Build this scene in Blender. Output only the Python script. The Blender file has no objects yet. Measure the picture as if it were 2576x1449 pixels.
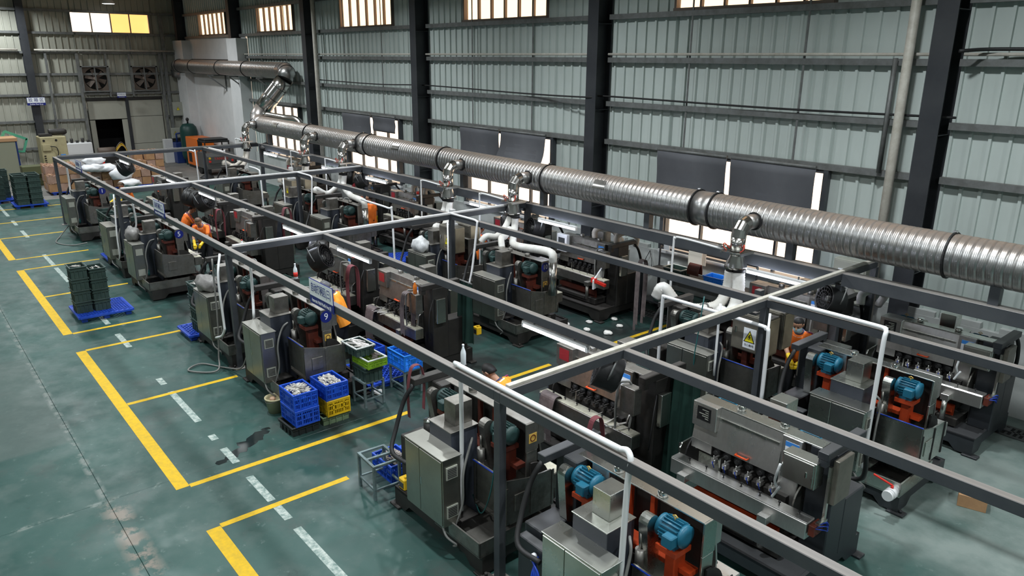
import bpy, bmesh, math, random
from mathutils import Vector, Matrix
random.seed(7)
R = random.Random(11)
SC = bpy.context.scene
COL = SC.collection
PI = math.pi

# ------------------------------------------------------------------ camera, world, light, exposure
cam = bpy.data.cameras.new('camera'); cam_ob = bpy.data.objects.new('camera', cam); COL.objects.link(cam_ob)
cam.sensor_width = 36.0; cam.lens = 36.0 * 1875.63 / 2576.0; cam.clip_end = 200
_a, _b, _c = -0.69892906, 0.29868598, 0.0066753
_f = Vector((math.cos(_a)*math.cos(_b), math.sin(_a)*math.cos(_b), -math.sin(_b)))
_r = Vector((math.sin(_a), -math.cos(_a), 0.0)); _u = _r.cross(_f)
_r2 = math.cos(_c)*_r + math.sin(_c)*_u; _u2 = -math.sin(_c)*_r + math.cos(_c)*_u
cam_ob.matrix_world = Matrix(((_r2.x, _u2.x, -_f.x, 0), (_r2.y, _u2.y, -_f.y, 0), (_r2.z, _u2.z, -_f.z, 5.8), (0, 0, 0, 1)))
SC.camera = cam_ob
SC.view_settings.view_transform = 'Standard'
SC.view_settings.look = 'None'
SC.view_settings.gamma = 1.0
SC.view_settings.use_curve_mapping = False
SC.view_settings.exposure = 0.0
SC.cycles.max_bounces = 5; SC.cycles.diffuse_bounces = 3; SC.cycles.glossy_bounces = 3
SC.cycles.transparent_max_bounces = 8; SC.cycles.caustics_reflective = False; SC.cycles.caustics_refractive = False
SC.cycles.sample_clamp_indirect = 4.0

world = bpy.data.worlds.new('hazy_sky'); SC.world = world; world.use_nodes = True
_bg = world.node_tree.nodes['Background']
_bg.inputs[0].default_value = (1.0, 0.77, 0.57, 1); _bg.inputs[1].default_value = 2.9

BAY_W = 285.0          # watts of a high bay lamp
TUBE_E = 40.0          # emission of a fluorescent tube
def high_bay(x, y, z, w=None, col=(0.93, 0.98, 1.0)):
    l = bpy.data.lights.new('high_bay_light', 'AREA'); l.shape = 'DISK'; l.size = 0.5
    l.energy = BAY_W if w is None else w; l.color = col; l.spread = math.radians(150)
    o = bpy.data.objects.new('high_bay_light', l); COL.objects.link(o); o.location = (x, y, z)
    return o
BAYS = [(x, y) for x in (-3.0, 5.0, 13.0, 21.0, 29.0) for y in (-9.5, -4.0, 3.0)] + [(37.0, -9.5), (37.0, -3.0), (43.5, -5.0)]
LAMP_Z = 8.9
for (x, y) in BAYS:
    high_bay(x, y, LAMP_Z - 0.22)

# ------------------------------------------------------------------ materials
MATS = {}
def mat(name, col, rough=0.5, metal=0.0, col2=None, scale=4.0, mix=0.5, bump=0.0, rough2=None, stretch=None, dust=None, emis=None, spec=None, alpha=None, contrast=0.25):
    m = bpy.data.materials.new(name); m.use_nodes = True
    nt = m.node_tree; N = nt.nodes; L = nt.links
    p = N['Principled BSDF']
    p.inputs['Base Color'].default_value = (*col, 1); p.inputs['Roughness'].default_value = rough; p.inputs['Metallic'].default_value = metal
    if spec is not None: p.inputs['Specular IOR Level'].default_value = spec
    if emis is not None:
        p.inputs['Emission Color'].default_value = (*emis[0], 1); p.inputs['Emission Strength'].default_value = emis[1]
    cout = None
    if col2 is not None or bump or rough2 is not None:
        tc = N.new('ShaderNodeTexCoord'); mp = N.new('ShaderNodeMapping')
        if stretch: mp.inputs['Scale'].default_value = stretch
        nz = N.new('ShaderNodeTexNoise'); nz.inputs['Scale'].default_value = scale; nz.inputs['Detail'].default_value = 6; nz.inputs['Roughness'].default_value = 0.65
        L.new(tc.outputs['Object'], mp.inputs['Vector']); L.new(mp.outputs['Vector'], nz.inputs['Vector'])
        rp = N.new('ShaderNodeMapRange'); rp.inputs['From Min'].default_value = 0.5 - contrast*0.6 + (0.5-mix)*0.3; rp.inputs['From Max'].default_value = 0.5 + contrast*0.6 + (0.5-mix)*0.3
        L.new(nz.outputs['Fac'], rp.inputs['Value'])
        if col2 is not None:
            mx = N.new('ShaderNodeMix'); mx.data_type = 'RGBA'
            mx.inputs[6].default_value = (*col, 1); mx.inputs[7].default_value = (*col2, 1)
            L.new(rp.outputs['Result'], mx.inputs[0]); cout = mx.outputs[2]
            L.new(cout, p.inputs['Base Color'])
        if rough2 is not None:
            r2 = N.new('ShaderNodeMapRange'); r2.inputs['To Min'].default_value = rough; r2.inputs['To Max'].default_value = rough2
            L.new(rp.outputs['Result'], r2.inputs['Value']); L.new(r2.outputs['Result'], p.inputs['Roughness'])
        if bump:
            b = N.new('ShaderNodeBump'); b.inputs['Strength'].default_value = bump; b.inputs['Distance'].default_value = 0.02
            L.new(nz.outputs['Fac'], b.inputs['Height']); L.new(b.outputs['Normal'], p.inputs['Normal'])
    if dust is not None:      # settled dust on faces that look up: (colour, how much)
        ge = N.new('ShaderNodeNewGeometry'); sx = N.new('ShaderNodeSeparateXYZ'); L.new(ge.outputs['Normal'], sx.inputs[0])
        mr = N.new('ShaderNodeMapRange'); mr.inputs['From Min'].default_value = 0.45; mr.inputs['From Max'].default_value = 0.95; mr.inputs['To Max'].default_value = dust[1]
        L.new(sx.outputs['Z'], mr.inputs['Value'])
        nz2 = N.new('ShaderNodeTexNoise'); nz2.inputs['Scale'].default_value = 2.5; nz2.inputs['Detail'].default_value = 5
        mu = N.new('ShaderNodeMath'); mu.operation = 'MULTIPLY_ADD'; mu.inputs[1].default_value = 0.9; mu.inputs[2].default_value = 0.45
        mm = N.new('ShaderNodeMath'); mm.operation = 'MULTIPLY'; mm.use_clamp = True
        L.new(nz2.outputs['Fac'], mu.inputs[0]); L.new(mu.outputs[0], mm.inputs[0]); L.new(mr.outputs['Result'], mm.inputs[1])
        d = N.new('ShaderNodeMix'); d.data_type = 'RGBA'; d.inputs[7].default_value = (*dust[0], 1)
        if cout is not None: L.new(cout, d.inputs[6])
        else: d.inputs[6].default_value = (*col, 1)
        L.new(mm.outputs[0], d.inputs[0]); L.new(d.outputs[2], p.inputs['Base Color'])
        if metal > 0:
            q = N.new('ShaderNodeMapRange'); q.inputs['To Min'].default_value = metal; q.inputs['To Max'].default_value = 0.0
            L.new(mm.outputs[0], q.inputs['Value']); L.new(q.outputs['Result'], p.inputs['Metallic'])
    MATS[name] = m
    return m

mat('steel', (0.80, 0.79, 0.77), 0.22, 0.9, (0.46, 0.45, 0.43), 5.0, 0.5, rough2=0.42, contrast=0.5, stretch=(1, 1, 0.35))
mat('steel_satin', (0.72, 0.73, 0.69), 0.22, 1.0, (0.54, 0.55, 0.51), 3.0, 0.5, rough2=0.34, contrast=0.6)
mat('steel_grimy', (0.42, 0.41, 0.385), 0.32, 0.95, (0.13, 0.12, 0.105), 4.0, 0.5, rough2=0.55, contrast=0.45, dust=((0.30, 0.28, 0.25), 0.35))
mat('steel_bench', (0.60, 0.58, 0.46), 0.6, 0.1, (0.40, 0.38, 0.30), 18.0, 0.5, contrast=0.5)
mat('cab_old', (0.43, 0.435, 0.39), 0.28, 0.97, (0.29, 0.29, 0.26), 3.0, 0.5, rough2=0.42, contrast=0.7, dust=((0.34, 0.33, 0.30), 0.45))
mat('chrome', (0.75, 0.75, 0.74), 0.12, 1.0)
mat('galv', (0.50, 0.51, 0.52), 0.30, 1.0, (0.33, 0.32, 0.30), 9.0, 0.5, rough2=0.42, contrast=0.5, dust=((0.30, 0.19, 0.12), 0.75))  # brown on upward faces: settled dust, with warm window light painted in too
mat('galv_clean', (0.66, 0.66, 0.65), 0.16, 1.0, (0.5, 0.48, 0.45), 5.0, 0.5, rough2=0.28, contrast=0.5)
mat('dark_paint', (0.020, 0.024, 0.030), 0.40, 0.0, (0.034, 0.037, 0.042), 3.0, 0.5, rough2=0.5, contrast=0.5, dust=((0.17, 0.165, 0.16), 0.22))
mat('dark_grime', (0.010, 0.010, 0.010), 0.55, 0.0, (0.030, 0.027, 0.024), 6.0, 0.5, contrast=0.5, dust=((0.11, 0.10, 0.095), 0.3))
mat('servo_paint', (0.035, 0.042, 0.058), 0.4, 0.0, (0.055, 0.062, 0.078), 2.0, 0.5)
mat('black', (0.010, 0.010, 0.011), 0.45)
mat('rubber', (0.014, 0.014, 0.015), 0.6)
mat('void', (0.004, 0.004, 0.004), 0.9)
mat('frame_paint', (0.047, 0.053, 0.062), 0.45, 0.0, (0.066, 0.072, 0.080), 2.0, 0.5, dust=((0.30, 0.27, 0.245), 0.75))
mat('column_paint', (0.022, 0.025, 0.031), 0.5, 0.0, (0.036, 0.039, 0.044), 1.5, 0.5)
mat('girt', (0.20, 0.21, 0.21), 0.5, 0.2, (0.13, 0.135, 0.13), 5.0, 0.5, dust=((0.12, 0.11, 0.10), 0.7))
mat('clad', (0.57, 0.64, 0.615), 0.42, 0.0, (0.47, 0.53, 0.505), 1.3, 0.5, contrast=0.5, stretch=(1, 1, 0.4))
mat('clad_old', (0.45, 0.455, 0.39), 0.5, 0.0, (0.33, 0.33, 0.28), 1.2, 0.5, contrast=0.5, stretch=(1, 1, 0.4))
mat('plaster', (0.74, 0.745, 0.745), 0.75, 0.0, (0.57, 0.585, 0.59), 1.1, 0.45, bump=0.15, contrast=0.5)
mat('plaster_dirty', (0.55, 0.58, 0.57), 0.75, 0.0, (0.33, 0.34, 0.33), 1.6, 0.5, bump=0.2, contrast=0.6)
mat('ceiling', (0.42, 0.37, 0.30), 0.7)
mat('white_paint', (0.78, 0.79, 0.80), 0.4)
mat('pvc', (0.80, 0.81, 0.82), 0.35)
mat('pvc_dirty', (0.66, 0.64, 0.58), 0.5, 0.0, (0.40, 0.37, 0.31), 7.0, 0.5, contrast=0.5)
mat('hose_white', (0.80, 0.80, 0.78), 0.5, 0.0, (0.62, 0.60, 0.55), 3.0, 0.5)
mat('hose_old', (0.62, 0.58, 0.51), 0.6, 0.0, (0.42, 0.38, 0.32), 3.0, 0.5)
mat('hose_grey', (0.20, 0.20, 0.19), 0.6)
mat('hose_green', (0.02, 0.12, 0.12), 0.5)
mat('blue_tube', (0.01, 0.05, 0.42), 0.35)
mat('red_wire', (0.62, 0.06, 0.03), 0.45)
mat('yellow_line', (0.74, 0.46, 0.010), 0.6, 0.0, (0.50, 0.33, 0.03), 11.0, 0.36, contrast=0.35, spec=0.25)
mat('white_line', (0.50, 0.55, 0.51), 0.6, 0.0, (0.14, 0.22, 0.20), 14.0, 0.55, contrast=0.25)
mat('crate_blue', (0.010, 0.085, 0.60), 0.38, 0.0, (0.012, 0.070, 0.48), 6.0, 0.5)
mat('crate_bright', (0.02, 0.22, 0.78), 0.35)
mat('pallet_blue', (0.015, 0.075, 0.58), 0.42, 0.0, (0.02, 0.07, 0.42), 4.0, 0.5)
mat('crate_yellow', (0.72, 0.47, 0.012), 0.42)
mat('crate_green', (0.20, 0.38, 0.022), 0.42)
mat('crate_dark', (0.030, 0.058, 0.052), 0.45, 0.0, (0.045, 0.075, 0.066), 5.0, 0.5)
mat('crate_black', (0.016, 0.020, 0.020), 0.45)
mat('crate_sage', (0.16, 0.23, 0.13), 0.5)
mat('rim_white', (0.62, 0.66, 0.64), 0.4)
mat('blank_light', (0.82, 0.80, 0.76), 0.35, 0.55, (0.55, 0.52, 0.48), 30.0, 0.5)
mat('blank_dark', (0.10, 0.085, 0.075), 0.5, 0.5, (0.34, 0.31, 0.29), 25.0, 0.5)
mat('stool_paint', (0.20, 0.27, 0.28), 0.5, 0.2, (0.10, 0.14, 0.145), 8.0, 0.5)
mat('bucket', (0.50, 0.45, 0.28), 0.5)
mat('orange_red', (0.50, 0.055, 0.012), 0.45, 0.0, (0.30, 0.04, 0.012), 4.0, 0.5)
mat('rust_red', (0.13, 0.022, 0.010), 0.55, 0.0, (0.06, 0.015, 0.010), 5.0, 0.5)
mat('red_window', (0.22, 0.015, 0.02), 0.35)
mat('red', (0.65, 0.03, 0.02), 0.4)
mat('handle_orange', (0.90, 0.10, 0.02), 0.4)
mat('motor_blue', (0.012, 0.125, 0.205), 0.42)
mat('motor_green', (0.018, 0.048, 0.046), 0.5)
mat('yellow', (0.85, 0.55, 0.03), 0.4)
mat('lamp_yellow', (0.80, 0.50, 0.02), 0.4)
mat('sign_blue', (0.010, 0.020, 0.20), 0.4)
mat('sign_white', (0.88, 0.92, 0.95), 0.4)
mat('sign_text', (0.93, 0.94, 0.96), 0.4)
mat('sticker_blue', (0.05, 0.25, 0.70), 0.4)
mat('sticker_white', (0.85, 0.88, 0.92), 0.35)
mat('sticker_yellow', (0.75, 0.48, 0.10), 0.5)
mat('hazard', (0.90, 0.78, 0.02), 0.4)
mat('shade_cloth', (0.085, 0.090, 0.105), 0.7, 0.0, (0.125, 0.130, 0.145), 1.4, 0.5, contrast=0.5)
mat('belt_maroon', (0.17, 0.040, 0.050), 0.7)
mat('belt_brown', (0.090, 0.070, 0.072), 0.75, 0.0, (0.16, 0.13, 0.13), 9.0, 0.5)
mat('cloth_green', (0.004, 0.024, 0.018), 0.7, 0.0, (0.006, 0.036, 0.027), 3.0, 0.5)
mat('cloth_cream', (0.86, 0.80, 0.70), 0.8)
mat('cloth_orange', (0.80, 0.18, 0.04), 0.75)
mat('tarp_grey', (0.14, 0.135, 0.13), 0.45, 0.0, (0.26, 0.25, 0.24), 4.0, 0.5, bump=0.6)
mat('cardboard', (0.47, 0.27, 0.135), 0.75, 0.0, (0.36, 0.20, 0.10), 4.0, 0.5)
mat('cardboard_pink', (0.47, 0.31, 0.24), 0.75, 0.0, (0.38, 0.23, 0.17), 4.0, 0.5)
mat('lumps', (0.62, 0.43, 0.29), 0.7, 0.0, (0.30, 0.15, 0.10), 9.0, 0.5, contrast=0.25)
mat('sack_white', (0.80, 0.81, 0.83), 0.7, 0.0, (0.66, 0.67, 0.70), 3.0, 0.5, bump=0.3)
mat('bag_white', (0.72, 0.74, 0.75), 0.4, 0.0, (0.45, 0.46, 0.47), 7.0, 0.5, bump=0.5)
mat('press_cream', (0.46, 0.41, 0.24), 0.5, 0.0, (0.34, 0.30, 0.17), 2.0, 0.5)
mat('press_green', (0.09, 0.10, 0.045), 0.5)
mat('olive', (0.30, 0.31, 0.23), 0.6)
mat('wood_top', (0.55, 0.32, 0.17), 0.6)
mat('crane_mint', (0.10, 0.42, 0.27), 0.45)
mat('comp_orange', (0.75, 0.16, 0.012), 0.4)
mat('sweeper_grey', (0.085, 0.085, 0.083), 0.45)
mat('tank_green', (0.008, 0.048, 0.042), 0.45)
mat('blue_paint', (0.012, 0.035, 0.16), 0.45)
mat('box_grey', (0.36, 0.37, 0.32), 0.5)
mat('rust_frame', (0.13, 0.10, 0.08), 0.6)
mat('fan_blade', (0.13, 0.10, 0.085), 0.6)
mat('ebox', (0.22, 0.205, 0.17), 0.42, 0.5, (0.14, 0.13, 0.11), 3.0, 0.5)
mat('ebox_side', (0.42, 0.36, 0.25), 0.45, 0.5, (0.33, 0.28, 0.20), 3.0, 0.5)
mat('skin', (0.50, 0.27, 0.17), 0.55)
mat('hair', (0.012, 0.011, 0.011), 0.6)
mat('hair_brown', (0.12, 0.075, 0.045), 0.6)
mat('hair_grey', (0.06, 0.06, 0.062), 0.6, 0.0, (0.16, 0.16, 0.165), 30.0, 0.5)
mat('shirt', (0.86, 0.165, 0.014), 0.75, 0.0, (0.95, 0.21, 0.02), 6.0, 0.5)
mat('shirt_amber', (0.92, 0.29, 0.014), 0.75, 0.0, (0.95, 0.34, 0.03), 6.0, 0.5)
mat('collar', (0.05, 0.05, 0.12), 0.7)
mat('collar_white', (0.80, 0.80, 0.82), 0.7)
mat('piping', (0.22, 0.03, 0.10), 0.7)
mat('trousers', (0.012, 0.013, 0.017), 0.75)
mat('trousers_blue', (0.22, 0.28, 0.42), 0.75)
mat('glove', (0.90, 0.60, 0.015), 0.45)
mat('mask_blue', (0.42, 0.62, 0.70), 0.7)
mat('eye', (0.02, 0.015, 0.012), 0.2)
mat('lip', (0.38, 0.14, 0.10), 0.5)
mat('shoe', (0.02, 0.02, 0.022), 0.6)
mat('bottle_clear', (0.72, 0.78, 0.80), 0.12, 0.0)
mat('bottle_amber', (0.75, 0.20, 0.03), 0.15)
mat('paper', (0.80, 0.79, 0.76), 0.7)
mat('dark_wet', (0.010, 0.017, 0.018), 0.12)
mat('concrete', (0.20, 0.195, 0.18), 0.7, 0.0, (0.14, 0.135, 0.125), 1.5, 0.5)
mat('grate', (0.045, 0.048, 0.048), 0.5)
mat('tube_light', (0.9, 0.9, 1.0), 0.4, emis=((0.80, 0.85, 1.0), TUBE_E))
mat('bay_light', (0.9, 0.9, 0.9), 0.4, emis=((0.93, 0.98, 1.0), 6.0))
mat('led_green', (0.1, 0.8, 0.2), 0.4, emis=((0.1, 1.0, 0.3), 2.0))
mat('screen_dark', (0.05, 0.055, 0.06), 0.25)
mat('wall_outside', (0.30, 0.30, 0.28), 0.8)

def glass_mat(name, tint):
    m = bpy.data.materials.new(name); m.use_nodes = True; nt = m.node_tree; nt.nodes.clear()
    o = nt.nodes.new('ShaderNodeOutputMaterial'); t = nt.nodes.new('ShaderNodeBsdfTransparent'); g = nt.nodes.new('ShaderNodeBsdfGlossy'); x = nt.nodes.new('ShaderNodeMixShader')
    t.inputs[0].default_value = (*tint, 1); g.inputs['Roughness'].default_value = 0.08; x.inputs[0].default_value = 0.06
    nt.links.new(t.outputs[0], x.inputs[1]); nt.links.new(g.outputs[0], x.inputs[2]); nt.links.new(x.outputs[0], o.inputs[0])
    MATS[name] = m
glass_mat('glass', (0.97, 0.90, 0.80)); glass_mat('glass_amber', (0.90, 0.66, 0.42)); glass_mat('glass_bright', (0.98, 0.97, 0.96))

def floor_mat():
    m = bpy.data.materials.new('epoxy_floor'); m.use_nodes = True; nt = m.node_tree; N = nt.nodes; L = nt.links; p = N['Principled BSDF']
    ge = N.new('ShaderNodeNewGeometry')
    def noise(s, d=6, r=0.6):
        n = N.new('ShaderNodeTexNoise'); n.inputs['Scale'].default_value = s; n.inputs['Detail'].default_value = d; n.inputs['Roughness'].default_value = r
        L.new(ge.outputs['Position'], n.inputs['Vector']); return n.outputs['Fac']
    def rng(v, a, b, c=0.0, e=1.0):
        n = N.new('ShaderNodeMapRange'); n.inputs['From Min'].default_value = a; n.inputs['From Max'].default_value = b; n.inputs['To Min'].default_value = c; n.inputs['To Max'].default_value = e
        L.new(v, n.inputs['Value']); return n.outputs['Result']
    def mix(f, a, b):
        n = N.new('ShaderNodeMix'); n.data_type = 'RGBA'; L.new(f, n.inputs[0])
        for i, v in ((6, a), (7, b)):
            if isinstance(v, tuple): n.inputs[i].default_value = (*v, 1)
            else: L.new(v, n.inputs[i])
        return n.outputs[2]
    base = mix(rng(noise(0.35, 3), 0.35, 0.65), (0.017, 0.056, 0.049), (0.030, 0.086, 0.075))
    c = mix(rng(noise(1.6), 0.50, 0.80), base, (0.075, 0.115, 0.105))           # worn pale patches
    c = mix(rng(noise(0.9, 8, 0.7), 0.55, 0.78, 0, 0.75), c, (0.062, 0.064, 0.060))  # grey grime
    c = mix(rng(noise(5.0, 8, 0.75), 0.60, 0.74, 0, 0.8), c, (0.20, 0.26, 0.25))     # powdery scuffs
    c = mix(rng(noise(2.7, 9, 0.72), 0.62, 0.74, 0, 0.8), c, (0.016, 0.022, 0.024))  # oil spots
    # black grime trodden into the machine rows
    sp = N.new('ShaderNodeSeparateXYZ'); L.new(ge.outputs['Position'], sp.inputs[0])
    def mul(a, b):
        n = N.new('ShaderNodeMath'); n.operation = 'MULTIPLY'; L.new(a, n.inputs[0]); L.new(b, n.inputs[1]); return n.outputs[0]
    zone = mul(mul(rng(sp.outputs['Y'], -4.0, -4.9), rng(sp.outputs['Y'], -13.6, -12.8)), mul(rng(sp.outputs['X'], 3.6, 5.6), rng(sp.outputs['X'], 33.0, 30.0)))
    c = mix(mul(zone, rng(noise(0.8, 7, 0.65), 0.34, 0.60, 0, 0.9)), c, (0.020, 0.023, 0.024))
    def absd(v, k):
        n = N.new('ShaderNodeMath'); n.operation = 'ADD'; n.inputs[1].default_value = k; L.new(v, n.inputs[0])
        q = N.new('ShaderNodeMath'); q.operation = 'ABSOLUTE'; L.new(n.outputs[0], q.inputs[0]); return q.outputs[0]
    X_, Y_ = sp.outputs['X'], sp.outputs['Y']
    # a greyer slab on the gangway, pale grinding dust by the wall, worn joint and repair strip
    c = mix(mul(mul(rng(Y_, -1.50, -1.46), rng(X_, 12.4, 12.5)), rng(X_, 17.0, 16.8, 0, 0.5)), c, (0.078, 0.104, 0.095))
    dust = mul(mul(rng(X_, 5.2, 3.4), rng(Y_, -7.8, -9.4)), rng(noise(0.9, 7, 0.62), 0.30, 0.62, 0.15, 0.8))
    c = mix(dust, c, (0.27, 0.32, 0.30))
    patch = mul(mul(rng(absd(Y_, 1.52), 0.20, 0.06), mul(rng(X_, 5.4, 5.8), rng(X_, 10.4, 10.1))), rng(noise(3.2, 7, 0.65), 0.46, 0.54))
    c = mix(patch, c, (0.20, 0.175, 0.145))
    wear = mul(rng(absd(X_, -10.3), 0.07, 0.02), rng(noise(4.5, 7, 0.65), 0.50, 0.58, 0, 0.7)); c = mix(mul(wear, rng(Y_, -2.6, -2.0)), c, (0.20, 0.24, 0.22))
    wear2 = mul(mul(rng(absd(Y_, 1.47), 0.08, 0.02), rng(X_, 10.3, 10.5)), rng(noise(4.0, 7, 0.65), 0.48, 0.56, 0, 0.8)); c = mix(wear2, c, (0.19, 0.215, 0.20))
    L.new(c, p.inputs['Base Color'])
    p.inputs['Specular IOR Level'].default_value = 0.4
    L.new(rng(noise(2.0), 0.35, 0.7, 0.30, 0.60), p.inputs['Roughness'])
    b = N.new('ShaderNodeBump'); b.inputs['Strength'].default_value = 0.08; b.inputs['Distance'].default_value = 0.01; L.new(noise(6.0), b.inputs['Height']); L.new(b.outputs['Normal'], p.inputs['Normal'])
    MATS['floor'] = m
floor_mat()

# ------------------------------------------------------------------ mesh builder
class MB:
    def __init__(s): s.v = []; s.f = []; s.mi = []; s.sm = []
    def add(s, vs, fs, m=0, smooth=False):
        o = len(s.v); s.v += [tuple(v) for v in vs]
        for f in fs:
            s.f.append([i + o for i in f]); s.mi.append(m); s.sm.append(smooth)
        return s
    def box(s, x0, x1, y0, y1, z0, z1, m=0, c=0.0):
        if x0 > x1: x0, x1 = x1, x0
        if y0 > y1: y0, y1 = y1, y0
        if z0 > z1: z0, z1 = z1, z0
        if c <= 0:
            return s.add([(x0,y0,z0),(x1,y0,z0),(x1,y1,z0),(x0,y1,z0),(x0,y0,z1),(x1,y0,z1),(x1,y1,z1),(x0,y1,z1)],
                         [(0,3,2,1),(4,5,6,7),(0,1,5,4),(1,2,6,5),(2,3,7,6),(3,0,4,7)], m)
        c = min(c, (x1-x0)*0.45, (y1-y0)*0.45, (z1-z0)*0.45)
        X = (x0, x1); Y = (y0, y1); Z = (z0, z1); vs = []; idx = {}
        for i in (0, 1):
            for j in (0, 1):
                for k in (0, 1):
                    sx, sy, sz = (1-2*i)*c, (1-2*j)*c, (1-2*k)*c
                    for a in range(3):
                        idx[i,j,k,a] = len(vs)
                        vs.append((X[i] + (0 if a == 0 else sx), Y[j] + (0 if a == 1 else sy), Z[k] + (0 if a == 2 else sz)))
        fs = []
        for a in range(3):
            b, d = [(1,2),(2,0),(0,1)][a]
            for e in (0, 1):
                loop = []
                for (p, q) in ((0,0),(1,0),(1,1),(0,1)):
                    t = [0,0,0]; t[a] = e; t[b] = p; t[d] = q; loop.append(idx[t[0],t[1],t[2],a])
                fs.append(loop if e else loop[::-1])
        for a in range(3):
            b, d = [(1,2),(2,0),(0,1)][a]
            for p in (0, 1):
                for q in (0, 1):
                    l = []
                    for e in (0, 1):
                        t = [0,0,0]; t[a] = e; t[b] = p; t[d] = q; l.append((idx[t[0],t[1],t[2],b], idx[t[0],t[1],t[2],d]))
                    quad = [l[0][0], l[1][0], l[1][1], l[0][1]]
                    fs.append(quad if (p + q) % 2 == 1 else quad[::-1])
        for i in (0, 1):
            for j in (0, 1):
                for k in (0, 1):
                    t = [idx[i,j,k,0], idx[i,j,k,1], idx[i,j,k,2]]
                    fs.append(t if (i+j+k) % 2 == 1 else t[::-1])
        return s.add(vs, fs, m)
    def obox(s, c, size, rot, m=0, ch=0.0):
        t = MB().box(-size[0]/2, size[0]/2, -size[1]/2, size[1]/2, -size[2]/2, size[2]/2, 0, ch)
        M4 = rot.to_matrix() if hasattr(rot, 'to_matrix') else rot
        c = Vector(c)
        return s.add([c + M4 @ Vector(v) for v in t.v], t.f, m)
    def beam(s, p, q, w, h, m=0, up=(0, 0, 1)):
        p = Vector(p); q = Vector(q); d = (q - p); L_ = d.length; d.normalize(); u = Vector(up)
        if abs(d.dot(u)) > 0.98: u = Vector((1, 0, 0))
        r = d.cross(u).normalized(); u = r.cross(d).normalized()
        vs = []
        for e in (p, q):
            for (a, b) in ((-1,-1),(1,-1),(1,1),(-1,1)): vs.append(e + r*(a*w/2) + u*(b*h/2))
        return s.add(vs, [(0,1,2,3),(7,6,5,4),(0,4,5,1),(1,5,6,2),(2,6,7,3),(3,7,4,0)], m)
    def rings(s, rs, m=0, smooth=True, cap0=True, cap1=True, closed=False):
        n = len(rs[0]); vs = [v for r in rs for v in r]; fs = []
        k = len(rs)
        for i in range(k - (0 if closed else 1)):
            for j in range(n):
                a, b = i*n + j, i*n + (j+1) % n; c, d = ((i+1) % k)*n + (j+1) % n, ((i+1) % k)*n + j
                fs.append((a, b, c, d))
        s.add(vs, fs, m, smooth)
        o = len(s.v) - len(vs)
        if cap0 and not closed: s.f.append([o + j for j in range(n)][::-1]); s.mi.append(m); s.sm.append(False)
        if cap1 and not closed: s.f.append([o + (k-1)*n + j for j in range(n)]); s.mi.append(m); s.sm.append(False)
        return s
    def cyl(s, p, q, r, r2=None, n=12, m=0, cap0=True, cap1=True, smooth=True):
        return s.lathe([(r, 0), (r if r2 is None else r2, 1)], p, q, n, m, cap0, cap1, smooth)
    def lathe(s, prof, p, q, n=16, m=0, cap0=True, cap1=True, smooth=True):
        p = Vector(p); q = Vector(q); d = q - p; dn = d.normalized()
        u = Vector((0, 0, 1)) if abs(dn.z) < 0.9 else Vector((1, 0, 0))
        a = u.cross(dn).normalized(); b = dn.cross(a)
        rs = [[p + d*t + (a*math.cos(2*PI*j/n) + b*math.sin(2*PI*j/n))*r for j in range(n)] for (r, t) in prof]
        return s.rings(rs, m, smooth, cap0, cap1)
    def tube(s, pts, r, n=6, m=0, rad=None):
        pts = [Vector(p) for p in pts]; rs = []
        t0 = (pts[1] - pts[0]).normalized(); u = Vector((0, 0, 1)) if abs(t0.z) < 0.9 else Vector((1, 0, 0)); a = u.cross(t0).normalized()
        for i, p in enumerate(pts):
            t = (pts[min(i+1, len(pts)-1)] - pts[max(i-1, 0)]).normalized()
            a = (a - t*a.dot(t)).normalized(); b = t.cross(a); rr = rad[i] if rad else r
            rs.append([p + (a*math.cos(2*PI*j/n) + b*math.sin(2*PI*j/n))*rr for j in range(n)])
        return s.rings(rs, m)
    def prism(s, poly, axis, a, b, m=0):   # poly: 2d points in the two other axes (x,y,z order)
        def P(p, t): return (t, p[0], p[1]) if axis == 0 else ((p[0], t, p[1]) if axis == 1 else (p[0], p[1], t))
        n = len(poly); vs = [P(p, a) for p in poly] + [P(p, b) for p in poly]
        fs = [list(range(n))[::-1], list(range(n, 2*n))] + [(i, (i+1) % n, n + (i+1) % n, n + i) for i in range(n)]
        return s.add(vs, fs, m)
    def ball(s, c, rx, ry=None, rz=None, m=0, n=12, k=8):
        ry = rx if ry is None else ry; rz = rx if rz is None else rz
        rs = [[(c[0] + rx*math.sin(PI*i/k)*math.cos(2*PI*j/n), c[1] + ry*math.sin(PI*i/k)*math.sin(2*PI*j/n), c[2] - rz*math.cos(PI*i/k)) for j in range(n)] for i in range(1, k)]
        return s.rings(rs, m)
    def ring(s, c, axis, r_out, r_in, t, n=24, m=0):
        p = Vector(c); d = Vector(axis).normalized()*t
        return s.lathe([(r_in, 0), (r_out, 0), (r_out, 1), (r_in, 1), (r_in, 0)], p - d/2, p + d/2, n, m, False, False, False)
    def strip(s, pts, w, wd, t=0.004, m=0):      # a hanging band along pts, width direction wd
        wd = Vector(wd).normalized()*w/2; rs = []
        for i, p in enumerate(pts):
            p = Vector(p); tg = (Vector(pts[min(i+1, len(pts)-1)]) - Vector(pts[max(i-1, 0)])).normalized(); nn = tg.cross(wd).normalized()*t/2
            rs.append([p - wd - nn, p + wd - nn, p + wd + nn, p - wd + nn])
        return s.rings(rs, m, False)
    def mesh(s, name, mats):
        me = bpy.data.meshes.new(name); me.from_pydata(s.v, [], s.f)
        for mm in mats: me.materials.append(MATS[mm] if isinstance(mm, str) else mm)
        me.polygons.foreach_set('material_index', s.mi); me.polygons.foreach_set('use_smooth', s.sm)
        bm = bmesh.new(); bm.from_mesh(me); bmesh.ops.recalc_face_normals(bm, faces=bm.faces); bm.to_mesh(me); bm.free()
        me.update(); return me
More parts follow.
